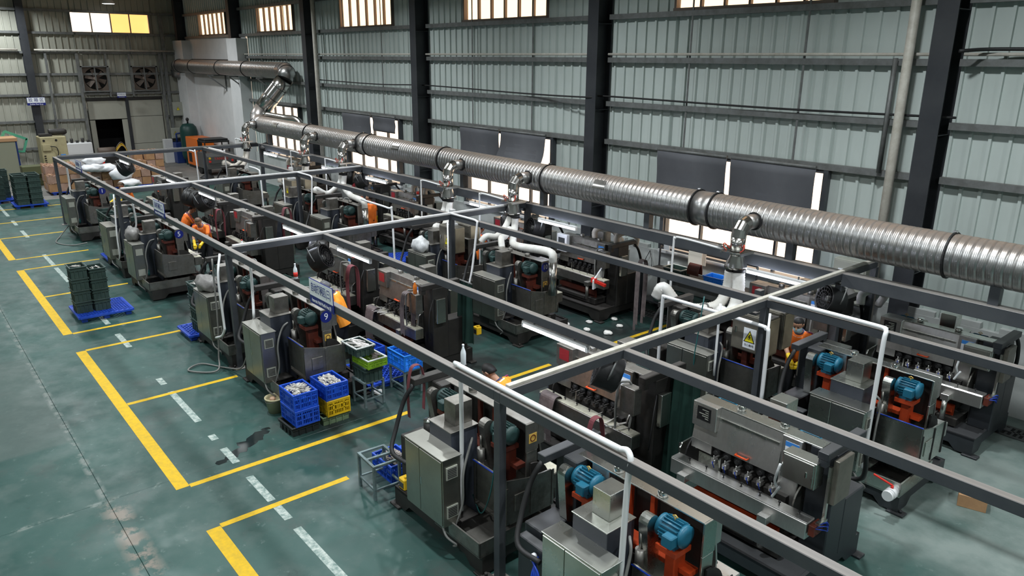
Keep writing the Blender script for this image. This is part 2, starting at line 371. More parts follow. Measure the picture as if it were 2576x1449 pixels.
    def build(s, name, mats, parent=None, loc=None, kind=None):
        if isinstance(mats, str): mats = [mats]
        o = bpy.data.objects.new(name, s.mesh(name, mats)); COL.objects.link(o)
        if parent is not None: o.parent = parent
        if loc is not None: o.location = loc
        if kind: o['kind'] = kind
        return o

def empty(name, loc=(0, 0, 0), rz=0.0, parent=None):
    o = bpy.data.objects.new(name, None); COL.objects.link(o); o.location = loc; o.rotation_euler = (0, 0, rz); o.empty_display_size = 0.1
    if parent is not None: o.parent = parent
    return o
def tag(o, label=None, cat=None, group=None, kind=None):
    if label: o['label'] = label
    if cat: o['category'] = cat
    if group: o['group'] = group
    if kind: o['kind'] = kind
    return o
def thing(name, label, cat, loc=(0, 0, 0), rz=0.0, group=None):
    return tag(empty(name, loc, rz), label, cat, group)
def put(mesh_or_ob, name, parent=None, loc=(0, 0, 0), rot=(0, 0, 0)):
    me = mesh_or_ob.data if isinstance(mesh_or_ob, bpy.types.Object) else mesh_or_ob
    o = bpy.data.objects.new(name, me); COL.objects.link(o); o.location = loc; o.rotation_euler = rot
    if parent is not None: o.parent = parent
    return o
def copy_tree(o, parent=None, skip=()):
    c = o.copy(); COL.objects.link(c); c.parent = parent
    for ch in list(o.children):
        if any(ch.name.split('.')[0] == k for k in skip): continue
        copy_tree(ch, c, skip)
    return c
def text_mesh(body, size, m, extrude=0.001, sx=1.0, align='CENTER'):
    cu = bpy.data.curves.new('writing', 'FONT'); cu.body = body; cu.size = size; cu.extrude = extrude; cu.align_x = align; cu.align_y = 'CENTER'; cu.resolution_u = 2
    ob = bpy.data.objects.new('writing', cu); COL.objects.link(ob)
    dg = bpy.context.evaluated_depsgraph_get(); me = bpy.data.meshes.new_from_object(ob.evaluated_get(dg))
    bpy.data.objects.remove(ob); bpy.data.curves.remove(cu)
    me.materials.clear(); me.materials.append(MATS[m])
    if sx != 1.0: me.transform(Matrix.Diagonal((sx, 1, 1, 1)))
    return me
def text(body, size, m, parent, loc, xdir, ydir, sx=1.0, name='lettering', extrude=0.001):
    me = text_mesh(body, size, m, extrude, sx); o = bpy.data.objects.new(name, me); COL.objects.link(o); o.parent = parent
    x = Vector(xdir).normalized(); y = Vector(ydir).normalized(); z = x.cross(y)
    o.matrix_local = Matrix(((x.x, y.x, z.x, loc[0]), (x.y, y.y, z.y, loc[1]), (x.z, y.z, z.z, loc[2]), (0, 0, 0, 1)))
    return o
def bez(pts, n=8):   # smooth a polyline (Catmull-Rom)
    P = [Vector(p) for p in pts]; P = [2*P[0]-P[1]] + P + [2*P[-1]-P[-2]]; out = []
    for i in range(1, len(P)-2):
        for k in range(n):
            t = k/n; a, b, c, d = P[i-1:i+3]
            out.append(0.5*((2*b) + (c-a)*t + (2*a-5*b+4*c-d)*t*t + (3*b-a-3*c+d)*t*t*t))
    out.append(P[-2]); return out

# ------------------------------------------------------------------ the setting
def struct(name, o): o['kind'] = 'structure'; return o
WY = -14.1; WX = 45.7
floor = struct('floor', MB().box(-9, 47, -15, 12, -0.25, -0.03).build('floor', 'void'))
XS = [-9, -2.7, 3.8, 10.3, 16.8, 23.3, 29.8, 36.3, 42.8, 47]; YS = [-15, -7.5, -1.49, 4.5, 12]
for i in range(len(XS)-1):
    for j in range(len(YS)-1):
        MB().box(XS[i]+0.002, XS[i+1]-0.002, YS[j]+0.002, YS[j+1]-0.002, -0.04, 0.0, 0, 0.003).build('floor_slab', 'concrete' if (XS[i] > 36 and YS[j] < -1) else 'floor', floor)
def line(x0, x1, y0, y1, m='yellow_line'):
    MB().box(x0, x1, y0, y1, 0.0, 0.002 if m == 'yellow_line' else 0.0011).build('floor_line', m, floor)
for (a, b) in ((-4.0, 8.77), (9.99, 16.56), (17.82, 24.38), (25.81, 31.9)): line(a, b, -2.47, -2.29)
for (x, ye) in ((8.77, -4.3), (9.99, -6.1), (13.33, -4.4), (16.56, -4.4), (17.82, -4.3), (21.17, -4.4), (24.38, -4.4), (25.81, -4.4), (29.17, -4.35), (31.95, -4.8), (34.8, -5.2)):
    line(x-0.05, x+0.05, -2.475, ye)
line(9.94, 10.04, -8.2, -9.4); line(9.94, 10.04, -6.8, -8.2); line(9.94, 10.04, -11.2, -13.2)
for (a, b) in ((33.3, 36.0), (31.3, 32.3), (28.9, 30.2), (24.3, 26.0), (22.3, 24.1), (19.1, 20.9), (18.0, 18.75), (16.2, 17.2), (13.8, 14.15), (11.9, 13.4), (11.1, 11.3), (10.2, 10.75), (8.9, 9.7), (8.35, 8.8), (5.2, 8.1)):
    line(a, b, -3.27, -3.16, 'white_line')
# worn repair strip and drain channels
st = MB()
for (x, y, w) in ((10.35, -3.05, .07), (10.42, -3.22, .09), (10.52, -3.38, .10), (10.66, -3.55, .13), (10.74, -3.72, .12), (10.86, -3.86, .09), (10.95, -3.98, .06)):
    st.prism([(x + w*R.uniform(.7, 1.3)*math.cos(a*PI/5), y + 1.3*w*R.uniform(.7, 1.3)*math.sin(a*PI/5)) for a in range(10)], 2, 0.0, 0.0006 + 0.0001*w)
st.build('wet_stain', 'dark_wet', floor)
for (x0, x1) in ((9.6, 11.9), (0.6, 3.7)):
    g = MB().box(x0, x1, -13.56, -13.5, -0.03, 0.012).box(x0, x1, -13.18, -13.12, -0.03, 0.012).box(x0, x1, -13.36, -13.32, -0.03, 0.012)
    g.box(x0, x1, -13.5, -13.18, -0.03, 0.003, 1)
    g.build('drain_channel', ['grate', 'void'], floor)
    sl = MB().box(-0.018, 0.018, -13.5, -13.18, 0.0, 0.012).mesh('drain_slat', ['grate'])
    k = int((x1-x0)/0.085)
    for i in range(k): put(sl, 'drain_slat', floor, (x0 + 0.04 + i*0.085, 0, 0))

UP = [(38.6, 42.4), (30.9, 34.6), (23.1, 26.7), (15.35, 18.95), (7.5, 11.1), (-0.3, 3.4)]
LOW = [(30.9, 34.5), (22.8, 26.6), (15.0, 18.85), (7.2, 11.0)]
OPEN = [(a, b, 6.82, 7.86) for (a, b) in UP] + [(a, b, 1.47, 3.72) for (a, b) in LOW]
def sheet(x0, x1, z0, z1, axis, base, inward, pitch=0.3):
    """One ribbed sheet between x0..x1 (along the wall) and z0..z1; axis 0: the wall runs along X."""
    pr = [(x0, 0.0)]; k = math.ceil((x0 - 0.035)/pitch)
    while k*pitch < x1 + 0.035:
        for (dx, h) in ((-0.034, 0), (-0.024, 0.045), (0.024, 0.045), (0.034, 0)):
            xx = k*pitch + dx
            if x0 + 1e-4 < xx < x1 - 1e-4: pr.append((xx, h))
        k += 1
    pr.append((x1, 0.0)); m = MB(); vs = []
    for z in (z0, z1):
        for (x, h) in pr:
            d = base + inward*h; vs.append((x, d, z) if axis == 0 else (d, x, z))
    n = len(pr); m.add(vs, [(i, i+1, n+i+1, n+i) for i in range(n-1)])
    return m
def clad_wall(parent, x0, x1, zlo, zhi, axis, base, inward, opens, m, w=0.9, zf=None):
    cuts = {round(x0, 3), round(x1, 3)}; k = math.ceil(x0/w)
    while k*w < x1: cuts.add(round(k*w + 0.15, 3)); k += 1
    for (a, b, c, d) in opens: cuts |= {round(a, 3), round(b, 3)}
    cuts = sorted(c for c in cuts if x0 <= c <= x1)
    for a, b in zip(cuts, cuts[1:]):
        if b - a < 0.02: continue
        mid = (a + b)/2; lo = zlo if zf is None else zf(mid)
        segs = [(lo, zhi)]
        for (p, q, c, d) in opens:
            if p < mid < q:
                segs = [t for (s, e) in segs for t in ((s, min(e, c)), (max(s, d), e)) if t[1] - t[0] > 0.02]
        for (s, e) in segs: sheet(a, b, s, e, axis, base, inward).build('cladding_sheet', m, parent)

# right wall: plaster dado, far plaster block, ribbed sheets, girts, columns
wall_r = MB().box(-9, 36.2, -14.22, -13.98, 0, 1.38)
for i in range(60):   # ragged upper edge of the plaster
    x = -8.5 + i*0.74
    if any(a - 0.1 < x < b + 0.1 for (a, b) in LOW) or x > 36: continue
    wall_r.box(x, x + R.uniform(0.3, 0.7), -14.2, -13.985, 1.36, 1.40 + R.uniform(0.0, 0.10))
wall_r = struct('', wall_r.build('wall_right', 'plaster_dirty'))
blk = MB().box(36.2, 46.0, -14.3, -14.02, 0, 6.72).box(36.15, 37.4, -14.1, -13.55, 0, 6.62, 0, 0.01).box(44.1, 45.9, -14.1, -13.55, 0, 6.62, 0, 0.01)
blk.build('plaster_block', 'plaster', wall_r)
MB().box(37.4, 44.1, -14.04, -13.99, 5.62, 5.66).build('plaster_ledge', 'dark_grime', wall_r)
clad_wall(wall_r, -9, 46, 1.3, 10.5, 0, WY, 1, OPEN, 'clad', zf=lambda x: 1.3 if x < 36.2 else 6.7)
CX = [-2.6, 5.3, 13.2, 21.1, 29.0, 36.9, 44.9]
def h_col(z0, z1, d=0.5, w=0.34):
    m = MB().box(-w/2, w/2, d-0.02, d, z0, z1).box(-w/2, w/2, 0, 0.02, z0, z1).box(-0.015, 0.015, 0.02, d-0.02, z0, z1)
    for z in (2.2, 4.6, 6.6, 8.6):
        if z > z0: m.box(-w/2, w/2, 0.02, d-0.02, z, z+0.015)
    return m
for x in CX:
    z0 = 6.62 if x > 36 else 0
    h_col(z0, 10.5).build('steel_column', 'column_paint', wall_r, (x, -14.06, 0))
GZ = [1.42, 2.55, 3.83, 4.75, 5.78, 6.76, 7.92, 9.0]
def girt_mb(L_, axis=0):
    m = MB()   # C section
    m.box(0, L_, -0.06, 0.06, 0.045, 0.058).box(0, L_, 0.047, 0.06, -0.045, 0.045).box(0, L_, -0.06, 0.06, -0.058, -0.045)
    return m
for z in GZ[2:]:
    for a, b in zip(CX, CX[1:]):
        if a > 36 and z < 6.7: continue
        girt_mb(b - a - 0.36).build('girt', 'girt', wall_r, (a + 0.18, -13.99, z))
for (a, b) in LOW:
    for xx in (a - 0.08, b + 0.02): MB().box(0, 0.1, 0, 0.12, 1.38, 3.8).build('girt_post', 'frame_paint', wall_r, (xx, -14.06, 0))
for x in [c + d for c in CX for d in (2.6, 5.3)]:
    if x < 36: MB().box(-0.02, 0.02, 0, 0.015, 3.83, 9.0).build('sag_rod', 'girt', wall_r, (x, -13.96, 0))
# far wall
wall_f = struct('', MB().box(WX-0.02, WX+0.2, -14.1, 12, 0, 0.12).build('wall_far', 'plaster_dirty'))
FW = (-12.42, -8.68, 6.95, 7.92); DO = (-12.6, -8.82, 0, 3.62)
clad_wall(wall_f, -14.1, 12, 0.1, 10.5, 1, WX, -1, [FW, DO], 'clad_old')
for z in (1.2, 2.55, 3.86, 4.87, 5.94, 6.89, 7.97, 9.0):
    for (a, b) in ((-14.0, -12.65), (-12.6, -8.8), (-8.7, -6.65), (-6.3, 3.0)):
        if a == -12.6 and z < 3.7: continue
        m = girt_mb(b - a).build('girt', 'girt', wall_f, (WX - 0.11, a, z)); m.rotation_euler = (0, 0, PI/2)
for (y, z0, z1, w) in ((-7.25, 2.2, 5.9, 0.10), (-8.66, 0, 5.9, 0.13), (-12.72, 0, 5.9, 0.13), (-10.0, 3.7, 5.9, 0.07), (-11.15, 3.7, 5.9, 0.07), (-12.97, 1.9, 8.0, 0.16), (-9.75, 5.9, 6.9, 0.05), (-11.3, 5.9, 6.9, 0.05)):
    MB().box(-0.05, 0.05, -w/2, w/2, z0, z1).build('girt_post', 'girt', wall_f, (WX - 0.22, y, 0))
h_col(0, 10.5, 0.4).build('steel_column', 'column_paint', wall_f, (WX - 0.05, -6.45, 0)).rotation_euler = (0, 0, PI/2)
h_col(0, 10.5, 0.4).build('steel_column', 'column_paint', wall_f, (WX - 0.05, 1.5, 0)).rotation_euler = (0, 0, PI/2)
# walls and roof outside the frame
struct('', MB().box(-9, 47, 12, 12.2, 0, 10.5).build('wall_left', 'clad'))
struct('', MB().box(-9.2, -9, -15, 12.2, 0, 10.5).build('wall_near', 'clad'))
struct('', MB().box(-9.2, 47, -14.4, 12.2, 10.5, 10.7).build('ceiling', 'ceiling'))

# windows
WN = [0]
def window(x0, x1, z0, z1, n, axis, base, glass, m='frame_paint', hbar=None):
    WN[0] += 1; f = MB(); t = 0.06
    def bx(a, b, c, d, dep=0.10, mb=f):
        if axis == 0: mb.box(a, b, base-0.05, base+dep, c, d)
        else: mb.box(base-dep, base+0.05, a, b, c, d)
    bx(x0-0.05, x1+0.05, z0-t, z0, 0.14); bx(x0-0.05, x1+0.05, z1, z1+t, 0.14); bx(x0-t, x0, z0-t, z1+t); bx(x1, x1+t, z0-t, z1+t)
    w = f.build('window_%d' % WN[0], m); w['kind'] = 'structure'
    for i in range(n):
        a = x0 + (x1-x0)*i/n; b = x0 + (x1-x0)*(i+1)/n
        g = MB(); g.box(a+0.01, b-0.01, base-0.02, base-0.014, z0, z1) if axis == 0 else g.box(base+0.014, base+0.02, a+0.01, b-0.01, z0, z1)
        g.build('pane', glass[i] if isinstance(glass, list) else glass, w)
        if i:
            b_ = MB(); bx(a-0.025, a+0.025, z0, z1, 0.04, b_); b_.build('mullion', m, w)
    if hbar: b_ = MB(); bx(x0, x1, hbar-0.03, hbar+0.03, 0.05, b_); b_.build('transom', m, w)
    return w
for (a, b) in UP: window(a, b, 6.88, 7.86, 6, 0, WY, 'glass', 'rust_frame')
for (a, b) in LOW: window(a, b, 1.50, 3.70, 4, 0, WY, 'glass_bright', 'frame_paint', None)
window(-12.42, -8.68, 6.98, 7.92, 4, 1, WX, ['glass_amber', 'glass_amber', 'glass_bright', 'glass_bright'], 'girt')
# white strip under the near low window
for (a, b) in LOW: MB().box(a-0.1, b+0.1, -13.99, -13.90, 1.38, 1.45).build('window_ledge', 'white_paint', wall_r)

# sliding door in the far wall with a dark wicket opening
door = struct('', MB().box(WX-0.10, WX-0.02, -12.62, -8.80, 3.50, 3.66).build('door_1', 'dark_grime'))
for (y0, y1, z0, z1) in ((-12.55, -10.86, 2.62, 3.48), (-12.55, -10.86, 1.15, 2.60), (-12.55, -10.86, 0.02, 1.13), (-10.70, -8.84, 2.52, 3.48), (-9.10, -8.84, 0.02, 2.48), (-10.70, -10.42, 0.02, 2.48)):
    MB().box(WX-0.06, WX-0.02, y0, y1, z0, z1, 0, 0.008).build('door_panel', 'clad_old', door)
MB().box(WX-0.12, WX-0.01, -10.86, -10.70, 0, 3.6).build('door_post', 'column_paint', door)
MB().box(WX-0.015, WX-0.005, -12.6, -10.86, 0, 3.62).box(WX-0.015, WX-0.005, -10.86, -8.82, 2.5, 3.62).build('door_light_block', 'dark_grime', door)  # added board that blocks sky light leaking through the panel gaps
MB().box(WX+0.0, WX+1.6, -11.0, -8.8, 0, 0.02).box(WX+1.6, WX+1.65, -11, -8.8, 0, 3.0).box(WX, WX+1.6, -8.85, -8.80, 0, 3).box(WX, WX+1.6, -11.0, -10.95, 0, 3).box(WX, WX+1.6, -11, -8.8, 2.6, 2.65).build('dark_recess', 'void', door)  # near-black box added behind the opening, its darkness put into the colour

# exhaust fans over the door
def exhaust_fan(y, label):
    t = thing('exhaust_fan', label, 'fan', (WX - 0.16, y, 4.02), 0, 'wall exhaust fans over the sliding door')
    s = 0.60
    MB().box(-0.14, 0.10, -s-0.07, -s, 0, 1.26).box(-0.14, 0.10, s, s+0.07, 0, 1.26).box(-0.14, 0.10, -s-0.07, s+0.07, -0.06, 0.0).box(-0.14, 0.10, -s-0.07, s+0.07, 1.20, 1.26).build('frame', 'girt', t)
    sh = MB(); n = 32
    for i in range(n):   # square plate with a round opening
        a0, a1 = 2*PI*i/n, 2*PI*(i+1)/n
        def sq(a):
            c, q = math.cos(a), math.sin(a); k = s/max(abs(c), abs(q)); return (c*k, q*k)
        o0, o1 = sq(a0), sq(a1)
        sh.add([(0, 0.55*math.cos(a0), 0.6+0.55*math.sin(a0)), (0, 0.55*math.cos(a1), 0.6+0.55*math.sin(a1)), (0, o1[0], 0.6+o1[1]), (0, o0[0], 0.6+o0[1])], [(0, 1, 2, 3)])
    sh.build('shroud', 'rust_frame', t)
    MB().box(0.08, 0.09, -s, s, 0, 1.2).build('backing', 'void', t)
    bl = MB(); bl.add([(-0.02, 0.10, -0.07), (0.05, 0.10, 0.07), (0.06, 0.50, 0.13), (-0.03, 0.50, -0.13), (-0.015, 0.10, -0.07), (0.055, 0.10, 0.07), (0.065, 0.50, 0.13), (-0.025, 0.50, -0.13)],
                      [(0,1,2,3), (7,6,5,4), (0,4,5,1), (1,5,6,2), (2,6,7,3), (3,7,4,0)])
    bm = bl.mesh('blade', ['fan_blade'])
    for k in range(6): put(bm, 'blade', t, (0, 0, 0.6), (k*PI/3 + 0.35, 0, 0))
    MB().lathe([(0.0, 0), (0.11, 0.1), (0.12, 1)], (-0.06, 0, 0.6), (0.06, 0, 0.6), 14).build('hub', 'rust_frame', t)
    MB().box(-0.10, -0.07, -0.03, 0.03, 0, 1.2).build('bar', 'girt', t)
exhaust_fan(-9.40, 'rusty six-blade exhaust fan in square frame, over the dark doorway')
exhaust_fan(-11.83, 'rusty six-blade exhaust fan in square frame, nearer the white plaster wall')

# roller blinds
def blind(x0, x1, zb, label, flare=0.0):
    t = thing('roller_blind', label, 'blind', ((x0+x1)/2, -13.80, 3.80), 0, 'dark roller blinds at the low windows')
    w = (x1-x0)/2; h = 3.80 - zb; m = MB(); n = 8; rows = []
    for i in range(n+1):
        q = i/n; rows.append([(-w*(1-0.02*q) , flare*q*q + 0.012*math.sin(q*9), -h*q), (w*(1-0.02*q), flare*q*q*1.4 + 0.012*math.sin(q*9+1), -h*q)])
    vs = [v for r in rows for v in r]; vs += [(a, b+0.004, c) for (a, b, c) in vs]; k = 2*(n+1)
    fs = [(2*i, 2*i+1, 2*i+3, 2*i+2) for i in range(n)] + [(k+2*i+2, k+2*i+3, k+2*i+1, k+2*i) for i in range(n)]
    fs += [(2*i, 2*i+2, k+2*i+2, k+2*i) for i in range(n)] + [(2*i+3, 2*i+1, k+2*i+1, k+2*i+3) for i in range(n)] + [(0, k, k+1, 1), (2*n, 2*n+1, k+2*n+1, k+2*n)]
    m.add(vs, fs, 0, True); m.build('cloth', 'shade_cloth', t)
    MB().cyl((-w, 0, 0.02), (w, 0, 0.02), 0.035, n=10).build('roller', 'girt', t)
blind(24.45, 26.6, 2.75, 'dark grey roller blind, left of the pair by the second column, pulled far down')
blind(22.75, 24.30, 3.27, 'dark grey roller blind, short one with a white gap beside it')
blind(17.05, 18.95, 2.65, 'dark grey roller blind, left of the middle pair above the duct')
blind(15.05, 16.95, 2.75, 'dark grey roller blind, right of the middle pair, lower corner swung out', 0.32)
blind(9.32, 11.2, 2.35, 'dark grey roller blind, left one of the widest near pair')
blind(7.30, 9.22, 2.30, 'dark grey roller blind, right one of the widest near pair')

# pipes on the walls
def pipe(name, pts, r, m, label, cat='pipe', group=None, n=8):
    return tag(MB().tube(pts, r, n).build(name, m), label, cat, group)
pipe('downpipe', [(5.85, -13.68, 0), (5.85, -13.68, 10.4)], 0.085, 'pvc_dirty', 'thick off-white downpipe beside the nearest dark wall column')
pipe('downpipe', [(28.35, -13.72, 0), (28.35, -13.72, 10.4)], 0.085, 'pvc_dirty', 'off-white downpipe beside the third column from the plaster block')
for k, (a, b) in enumerate(zip(CX, CX[1:])):
    if b > 37: continue
    pipe('conduit', [(a+0.25, -13.88, 5.91), (b-0.25, -13.88, 5.91)], 0.032, 'pvc_dirty', ['white conduit lying on the girt before the nearest column, near frame edge', 'white conduit on the girt between first and second wall columns', 'white conduit on the girt between second and third wall columns', 'white conduit on the girt between third and fourth wall columns', 'white conduit on the girt beside the tall white plaster block'][k], 'conduit', n=6)
pipe('conduit', [(WX-0.28, -13.8, 6.06), (WX-0.28, -6.8, 6.06)], 0.045, 'pvc_dirty', 'long white conduit on the far wall girt above both exhaust fans', 'conduit')
pipe('conduit', [(WX-0.28, -6.1, 6.06), (WX-0.28, 4, 6.06)], 0.045, 'pvc_dirty', 'white conduit on the far wall left of the dark column', 'conduit')
pipe('angle_post', [(6.13, -13.85, 3.85), (6.13, -13.85, 5.85)], 0.045, 'girt', 'grey steel angle post on the wall left of the thick downpipe', 'post', n=4)
pipe('cable', bez([(5.0, -13.86, 4.9), (8.5, -13.86, 4.88), (12.9, -13.86, 4.93), (13.3, -13.55, 4.9), (16, -13.86, 4.88), (20.8, -13.86, 4.95), (24, -13.86, 4.9), (28.8, -13.86, 4.94)]), 0.022, 'rubber', 'black cable run sagging along the wall girt above the blinds', 'cable', n=5)
pipe('cable', bez([(2.0, -13.86, 5.95), (4.4, -13.86, 5.99), (5.0, -13.5, 5.96)]), 0.03, 'rubber', 'black cable bundle on the girt right of the nearest column', 'cable', n=5)

# wall switch boxes with hazard plates on the far wall
def hazard_plate(parent, loc, w, xdir, words=True, m='sticker_white'):
    """a white plate with a yellow triangle and a flash; xdir = reading direction"""
    x = Vector(xdir).normalized(); z = Vector((0, 0, 1)); n = x.cross(z)*-1; n = -n if False else n
    out = Vector((x.y, -x.x, 0)); L0 = Vector(loc)
    def P(a, b, o): return L0 + x*a*w + z*b*w + out*o
    q = MB()
    def poly(pts, o, mi): q.add([P(a, b, o) for (a, b) in pts], [list(range(len(pts)))], mi)
    q.add([P(a, b, o) for o in (0, 0.004) for (a, b) in ((-.5, -.85), (.5, -.85), (.5, .65), (-.5, .65))], [(4,5,6,7), (0,1,5,4), (1,2,6,5), (2,3,7,6), (3,0,4,7)], 0)
    poly([(-.46, -.40), (.46, -.40), (0, .52)], 0.0055, 1); poly([(-.36, -.34), (.36, -.34), (0, .40)], 0.007, 2)
    poly([(.02, .22), (-.12, -.02), (.0, -.02), (-.06, -.24), (.12, .04), (.01, .04), (.09, .22)], 0.0085, 1)
    o = q.build('hazard_plate', [m, 'black', 'hazard'], parent)
    if words: text('当心触电', 0.2*w, 'black', o, P(0, -.62, 0.006), x, z, name='lettering')
    return o
def wall_box(y, z, w, h, label):
    t = thing('switch_box', label, 'box', (WX-0.32, y, z), 0, 'switch boxes on the far wall')
    MB().box(-0.12, 0.12, -w/2, w/2, -h/2, h/2, 0, 0.01).build('case', 'box_grey', t)
    MB().box(-0.135, -0.12, -w/2+0.04, w/2-0.04, -h/2+0.04, h/2-0.04, 0, 0.005).build('door', 'box_grey', t)
    hazard_plate(t, (-0.137, 0.12, 0.02), 0.22, (0, -1, 0), False, 'box_grey')
wall_box(-13.42, 2.95, 0.72, 0.75, 'upper grey switch box with yellow hazard triangle, far wall corner')
wall_box(-13.12, 1.62, 0.62, 0.58, 'lower grey switch box with yellow hazard triangle, above the blue tank')

# high bay lamps on the roof
lamp_proto = None
for i, (x, y) in enumerate(BAYS + [(44.3, -10.25)]):
    z = 8.47 if i == len(BAYS) else LAMP_Z
    if lamp_proto is None:
        lamp_proto = thing('high_bay_lamp', 'ceiling lamp hanging under the roof outside the view', 'lamp', (x, y, z), 0, 'high bay lamps')
        MB().lathe([(0.08, 0), (0.10, 0.2), (0.28, 0.85), (0.30, 1)], (0, 0, 0.25), (0, 0, -0.14), 18, 0, True, False).build('shade', 'white_paint', lamp_proto)
        MB().cyl((0, 0, -0.12), (0, 0, -0.145), 0.27, n=18).build('lens', 'bay_light', lamp_proto)
        MB().cyl((0, 0, 0.25), (0, 0, 1.6), 0.012, n=6).build('rod', 'girt', lamp_proto)
    else:
        c = copy_tree(lamp_proto); c.location = (x, y, z)
        if i == len(BAYS): c['label'] = 'small white lamp glowing at the very top of the far wall'

# ------------------------------------------------------------------ overhead service frame
fr = thing('service_frame', 'dark grey steel frame of posts and beams carrying lights over all machine rows', 'frame')
XB = [5.66, 13.70, 21.81, 30.40]; YB = [-4.60, -6.55, -9.70, -12.0]; ZT = 2.41; X0 = -2.6
def fbeam(x0, x1, y0, y1, h=0.12): MB().box(x0, x1, y0, y1, ZT-h, ZT, 0, 0.006).build('beam', 'frame_paint', fr)
for y in YB[:3]:
    e = [X0] + XB
    for a, b in zip(e, e[1:]): fbeam(a + (0.05 if a > X0 else 0), b - 0.05, y-0.05, y+0.05)
for a, b in zip([X0] + XB, XB): fbeam(a + (0.05 if a > X0 else 0), b - 0.05, -12.12, -11.90, 0.22)
for i, x in enumerate(XB):
    for a, b in ((-4.55, -9.65), (-9.65, -11.90 if i else -13.2)): fbeam(x-0.05, x+0.05, b if b > a else b, a)
    for y in (-4.60, -9.70): MB().box(x-0.05, x+0.05, y-0.05, y+0.05, 0, ZT-0.12, 0, 0.005).build('post', 'frame_paint', fr)
    MB().box(x-0.06, x+0.06, -12.06, -11.94, 0, 2.19).build('post', 'frame_paint', fr)
    if i == 0: MB().box(x-0.05, x+0.05, -13.25, -13.15, 0, ZT-0.12).build('post', 'frame_paint', fr)
    for y in (-4.60, -9.70): MB().box(x-0.12, x+0.12, y-0.12, y+0.12, 0, 0.012).build('base_plate', 'frame_paint', fr)
    m = ['pvc_dirty', 'white_paint', 'white_paint', 'girt'][i]
    MB().box(x-0.035, x+0.035, -11.85 if i else -13.1, -4.7, ZT, ZT+0.035, 0, 0.004).build('cable_tray', m, fr)
for k in range(11):     # stubs that carry the duct
    x = 3.4 + 3.26*k - 6.52*(0 if k else 0)
    if x > 30: break
    MB().box(x-0.07, x+0.07, -12.13, -11.99, ZT, 2.74 + 0.006*(x-5)).build('duct_stub', 'frame_paint', fr)

# ------------------------------------------------------------------ main extraction duct
DY = -12.15
def DZ(x): return 3.0 + 0.0062*(x - 6)
duct = thing('extraction_duct', 'huge spiral steel extraction duct running over the machine rows along the wall', 'duct')
def duct_run(xa, xb, r=0.335, pitch=0.115, n=30, y=DY, zf=DZ, fine=False):
    prof = []; L_ = xb - xa; k = int(L_/pitch); p = L_/k
    for i in range(k):
        t = i*p
        prof += [(r, (t+0.005)/L_)]
        if fine:
            for q in (0.28, 0.5, 0.72): prof += [(r, (t+p*(q-0.07))/L_), (r+0.0022, (t+p*q)/L_), (r, (t+p*(q+0.07))/L_)]
        prof += [(r, (t+p-0.013)/L_), (r-0.010, (t+p-0.009)/L_), (r-0.010, (t+p-0.001)/L_)]
    prof.append((r, 1))
    return MB().lathe(prof, (xa, y, zf(xa)), (xb, y, zf(xb)), n, 0, True, True)
JO = [-3.0, 0.2, 4.11, 8.33, 8.76, 13.08, 17.38, 21.53, 22.05, 25.9, 30.3]
for a, b in zip(JO, JO[1:]):
    if b - a < 0.6: MB().cyl((a, DY, DZ(a)), (b, DY, DZ(b)), 0.337, n=32).build('duct_coupling', 'galv', duct)
    else: duct_run(a, b, fine=(a < 13)).build('duct_section', 'galv', duct)
for x in JO[1:-1]:
    MB().ring((x, DY, DZ(x)), (1, 0, 0.006), 0.362, 0.33, 0.025, 32).build('flange', 'rubber', duct)
    MB().box(x-0.03, x+0.03, DY-0.02, DY+0.02, DZ(x)+0.355, DZ(x)+0.385).build('clamp', 'galv_clean', duct)
for (x, w, m) in ((11.0, 0.35, 'galv_clean'), (19.4, 0.4, 'galv_clean'), (2.35, 0.7, 'galv'), (28.2, 0.35, 'galv_clean')):   # patch plates
    a0 = math.radians(12); pm = MB(); vs = []; n = 6
    for e in (0, 1):
        for i in range(n+1):
            a = a0 + math.radians(34)*i/n
            vs.append((x + w*e, DY + 0.345*math.cos(a), DZ(x) + 0.345*math.sin(a)))
    pm.add(vs, [(i, i+1, n+2+i, n+1+i) for i in range(n)], 0, True); pm.build('patch_plate', m, duct)
# S-bend up and the far high run
def bend(name, pts, r=0.345, m='galv', n=28):
    mb = MB(); mb.tube(pts, r, n); mb.build(name, m, duct)
    for p, q in zip(pts[1:], pts[2:]):
        d = Vector(q) - Vector(p); MB().ring(p, tuple(d), r+0.014, r-0.01, 0.02, n).build('flange', 'rubber', duct)
z0 = DZ(30.3)
P_ = [Vector(p) for p in ((30.3, DY, z0), (30.75, DY, z0+0.02), (31.05, -12.28, z0+0.25), (31.0, -12.5, z0+0.62))]
bend('duct_elbow', P_)
Q_ = [Vector(p) for p in ((31.0, -12.5, z0+0.62), (30.8, -12.8, z0+1.05), (30.6, -13.08, z0+1.45), (30.45, -13.28, z0+1.75))]
bend('duct_riser', Q_, 0.35, 'galv_clean')
S_ = [Vector(p) for p in ((30.45, -13.28, z0+1.75), (30.5, -13.42, z0+2.0), (30.8, -13.5, z0+2.08), (31.2, -13.5, z0+2.10))]
bend('duct_elbow', S_)
zz = z0 + 2.10
far = lambda x: zz + 0.004*(x-31.2)
for a, b in ((31.2, 34.9), (34.9, 38.3), (38.3, 42.3), (42.3, 44.6)):
    duct_run(a, b, 0.34, 0.15, 24, -13.5, far).build('duct_section', 'galv', duct)
    MB().ring((b, -13.5, far(b)), (1, 0, 0), 0.362, 0.33, 0.03, 28).build('flange', 'rubber', duct)
bend('duct_elbow', [(44.6, -13.5, far(44.6)), (45.0, -13.5, far(45)-0.02), (45.25, -13.52, far(45)-0.25), (45.3, -13.55, far(45)-0.6)])
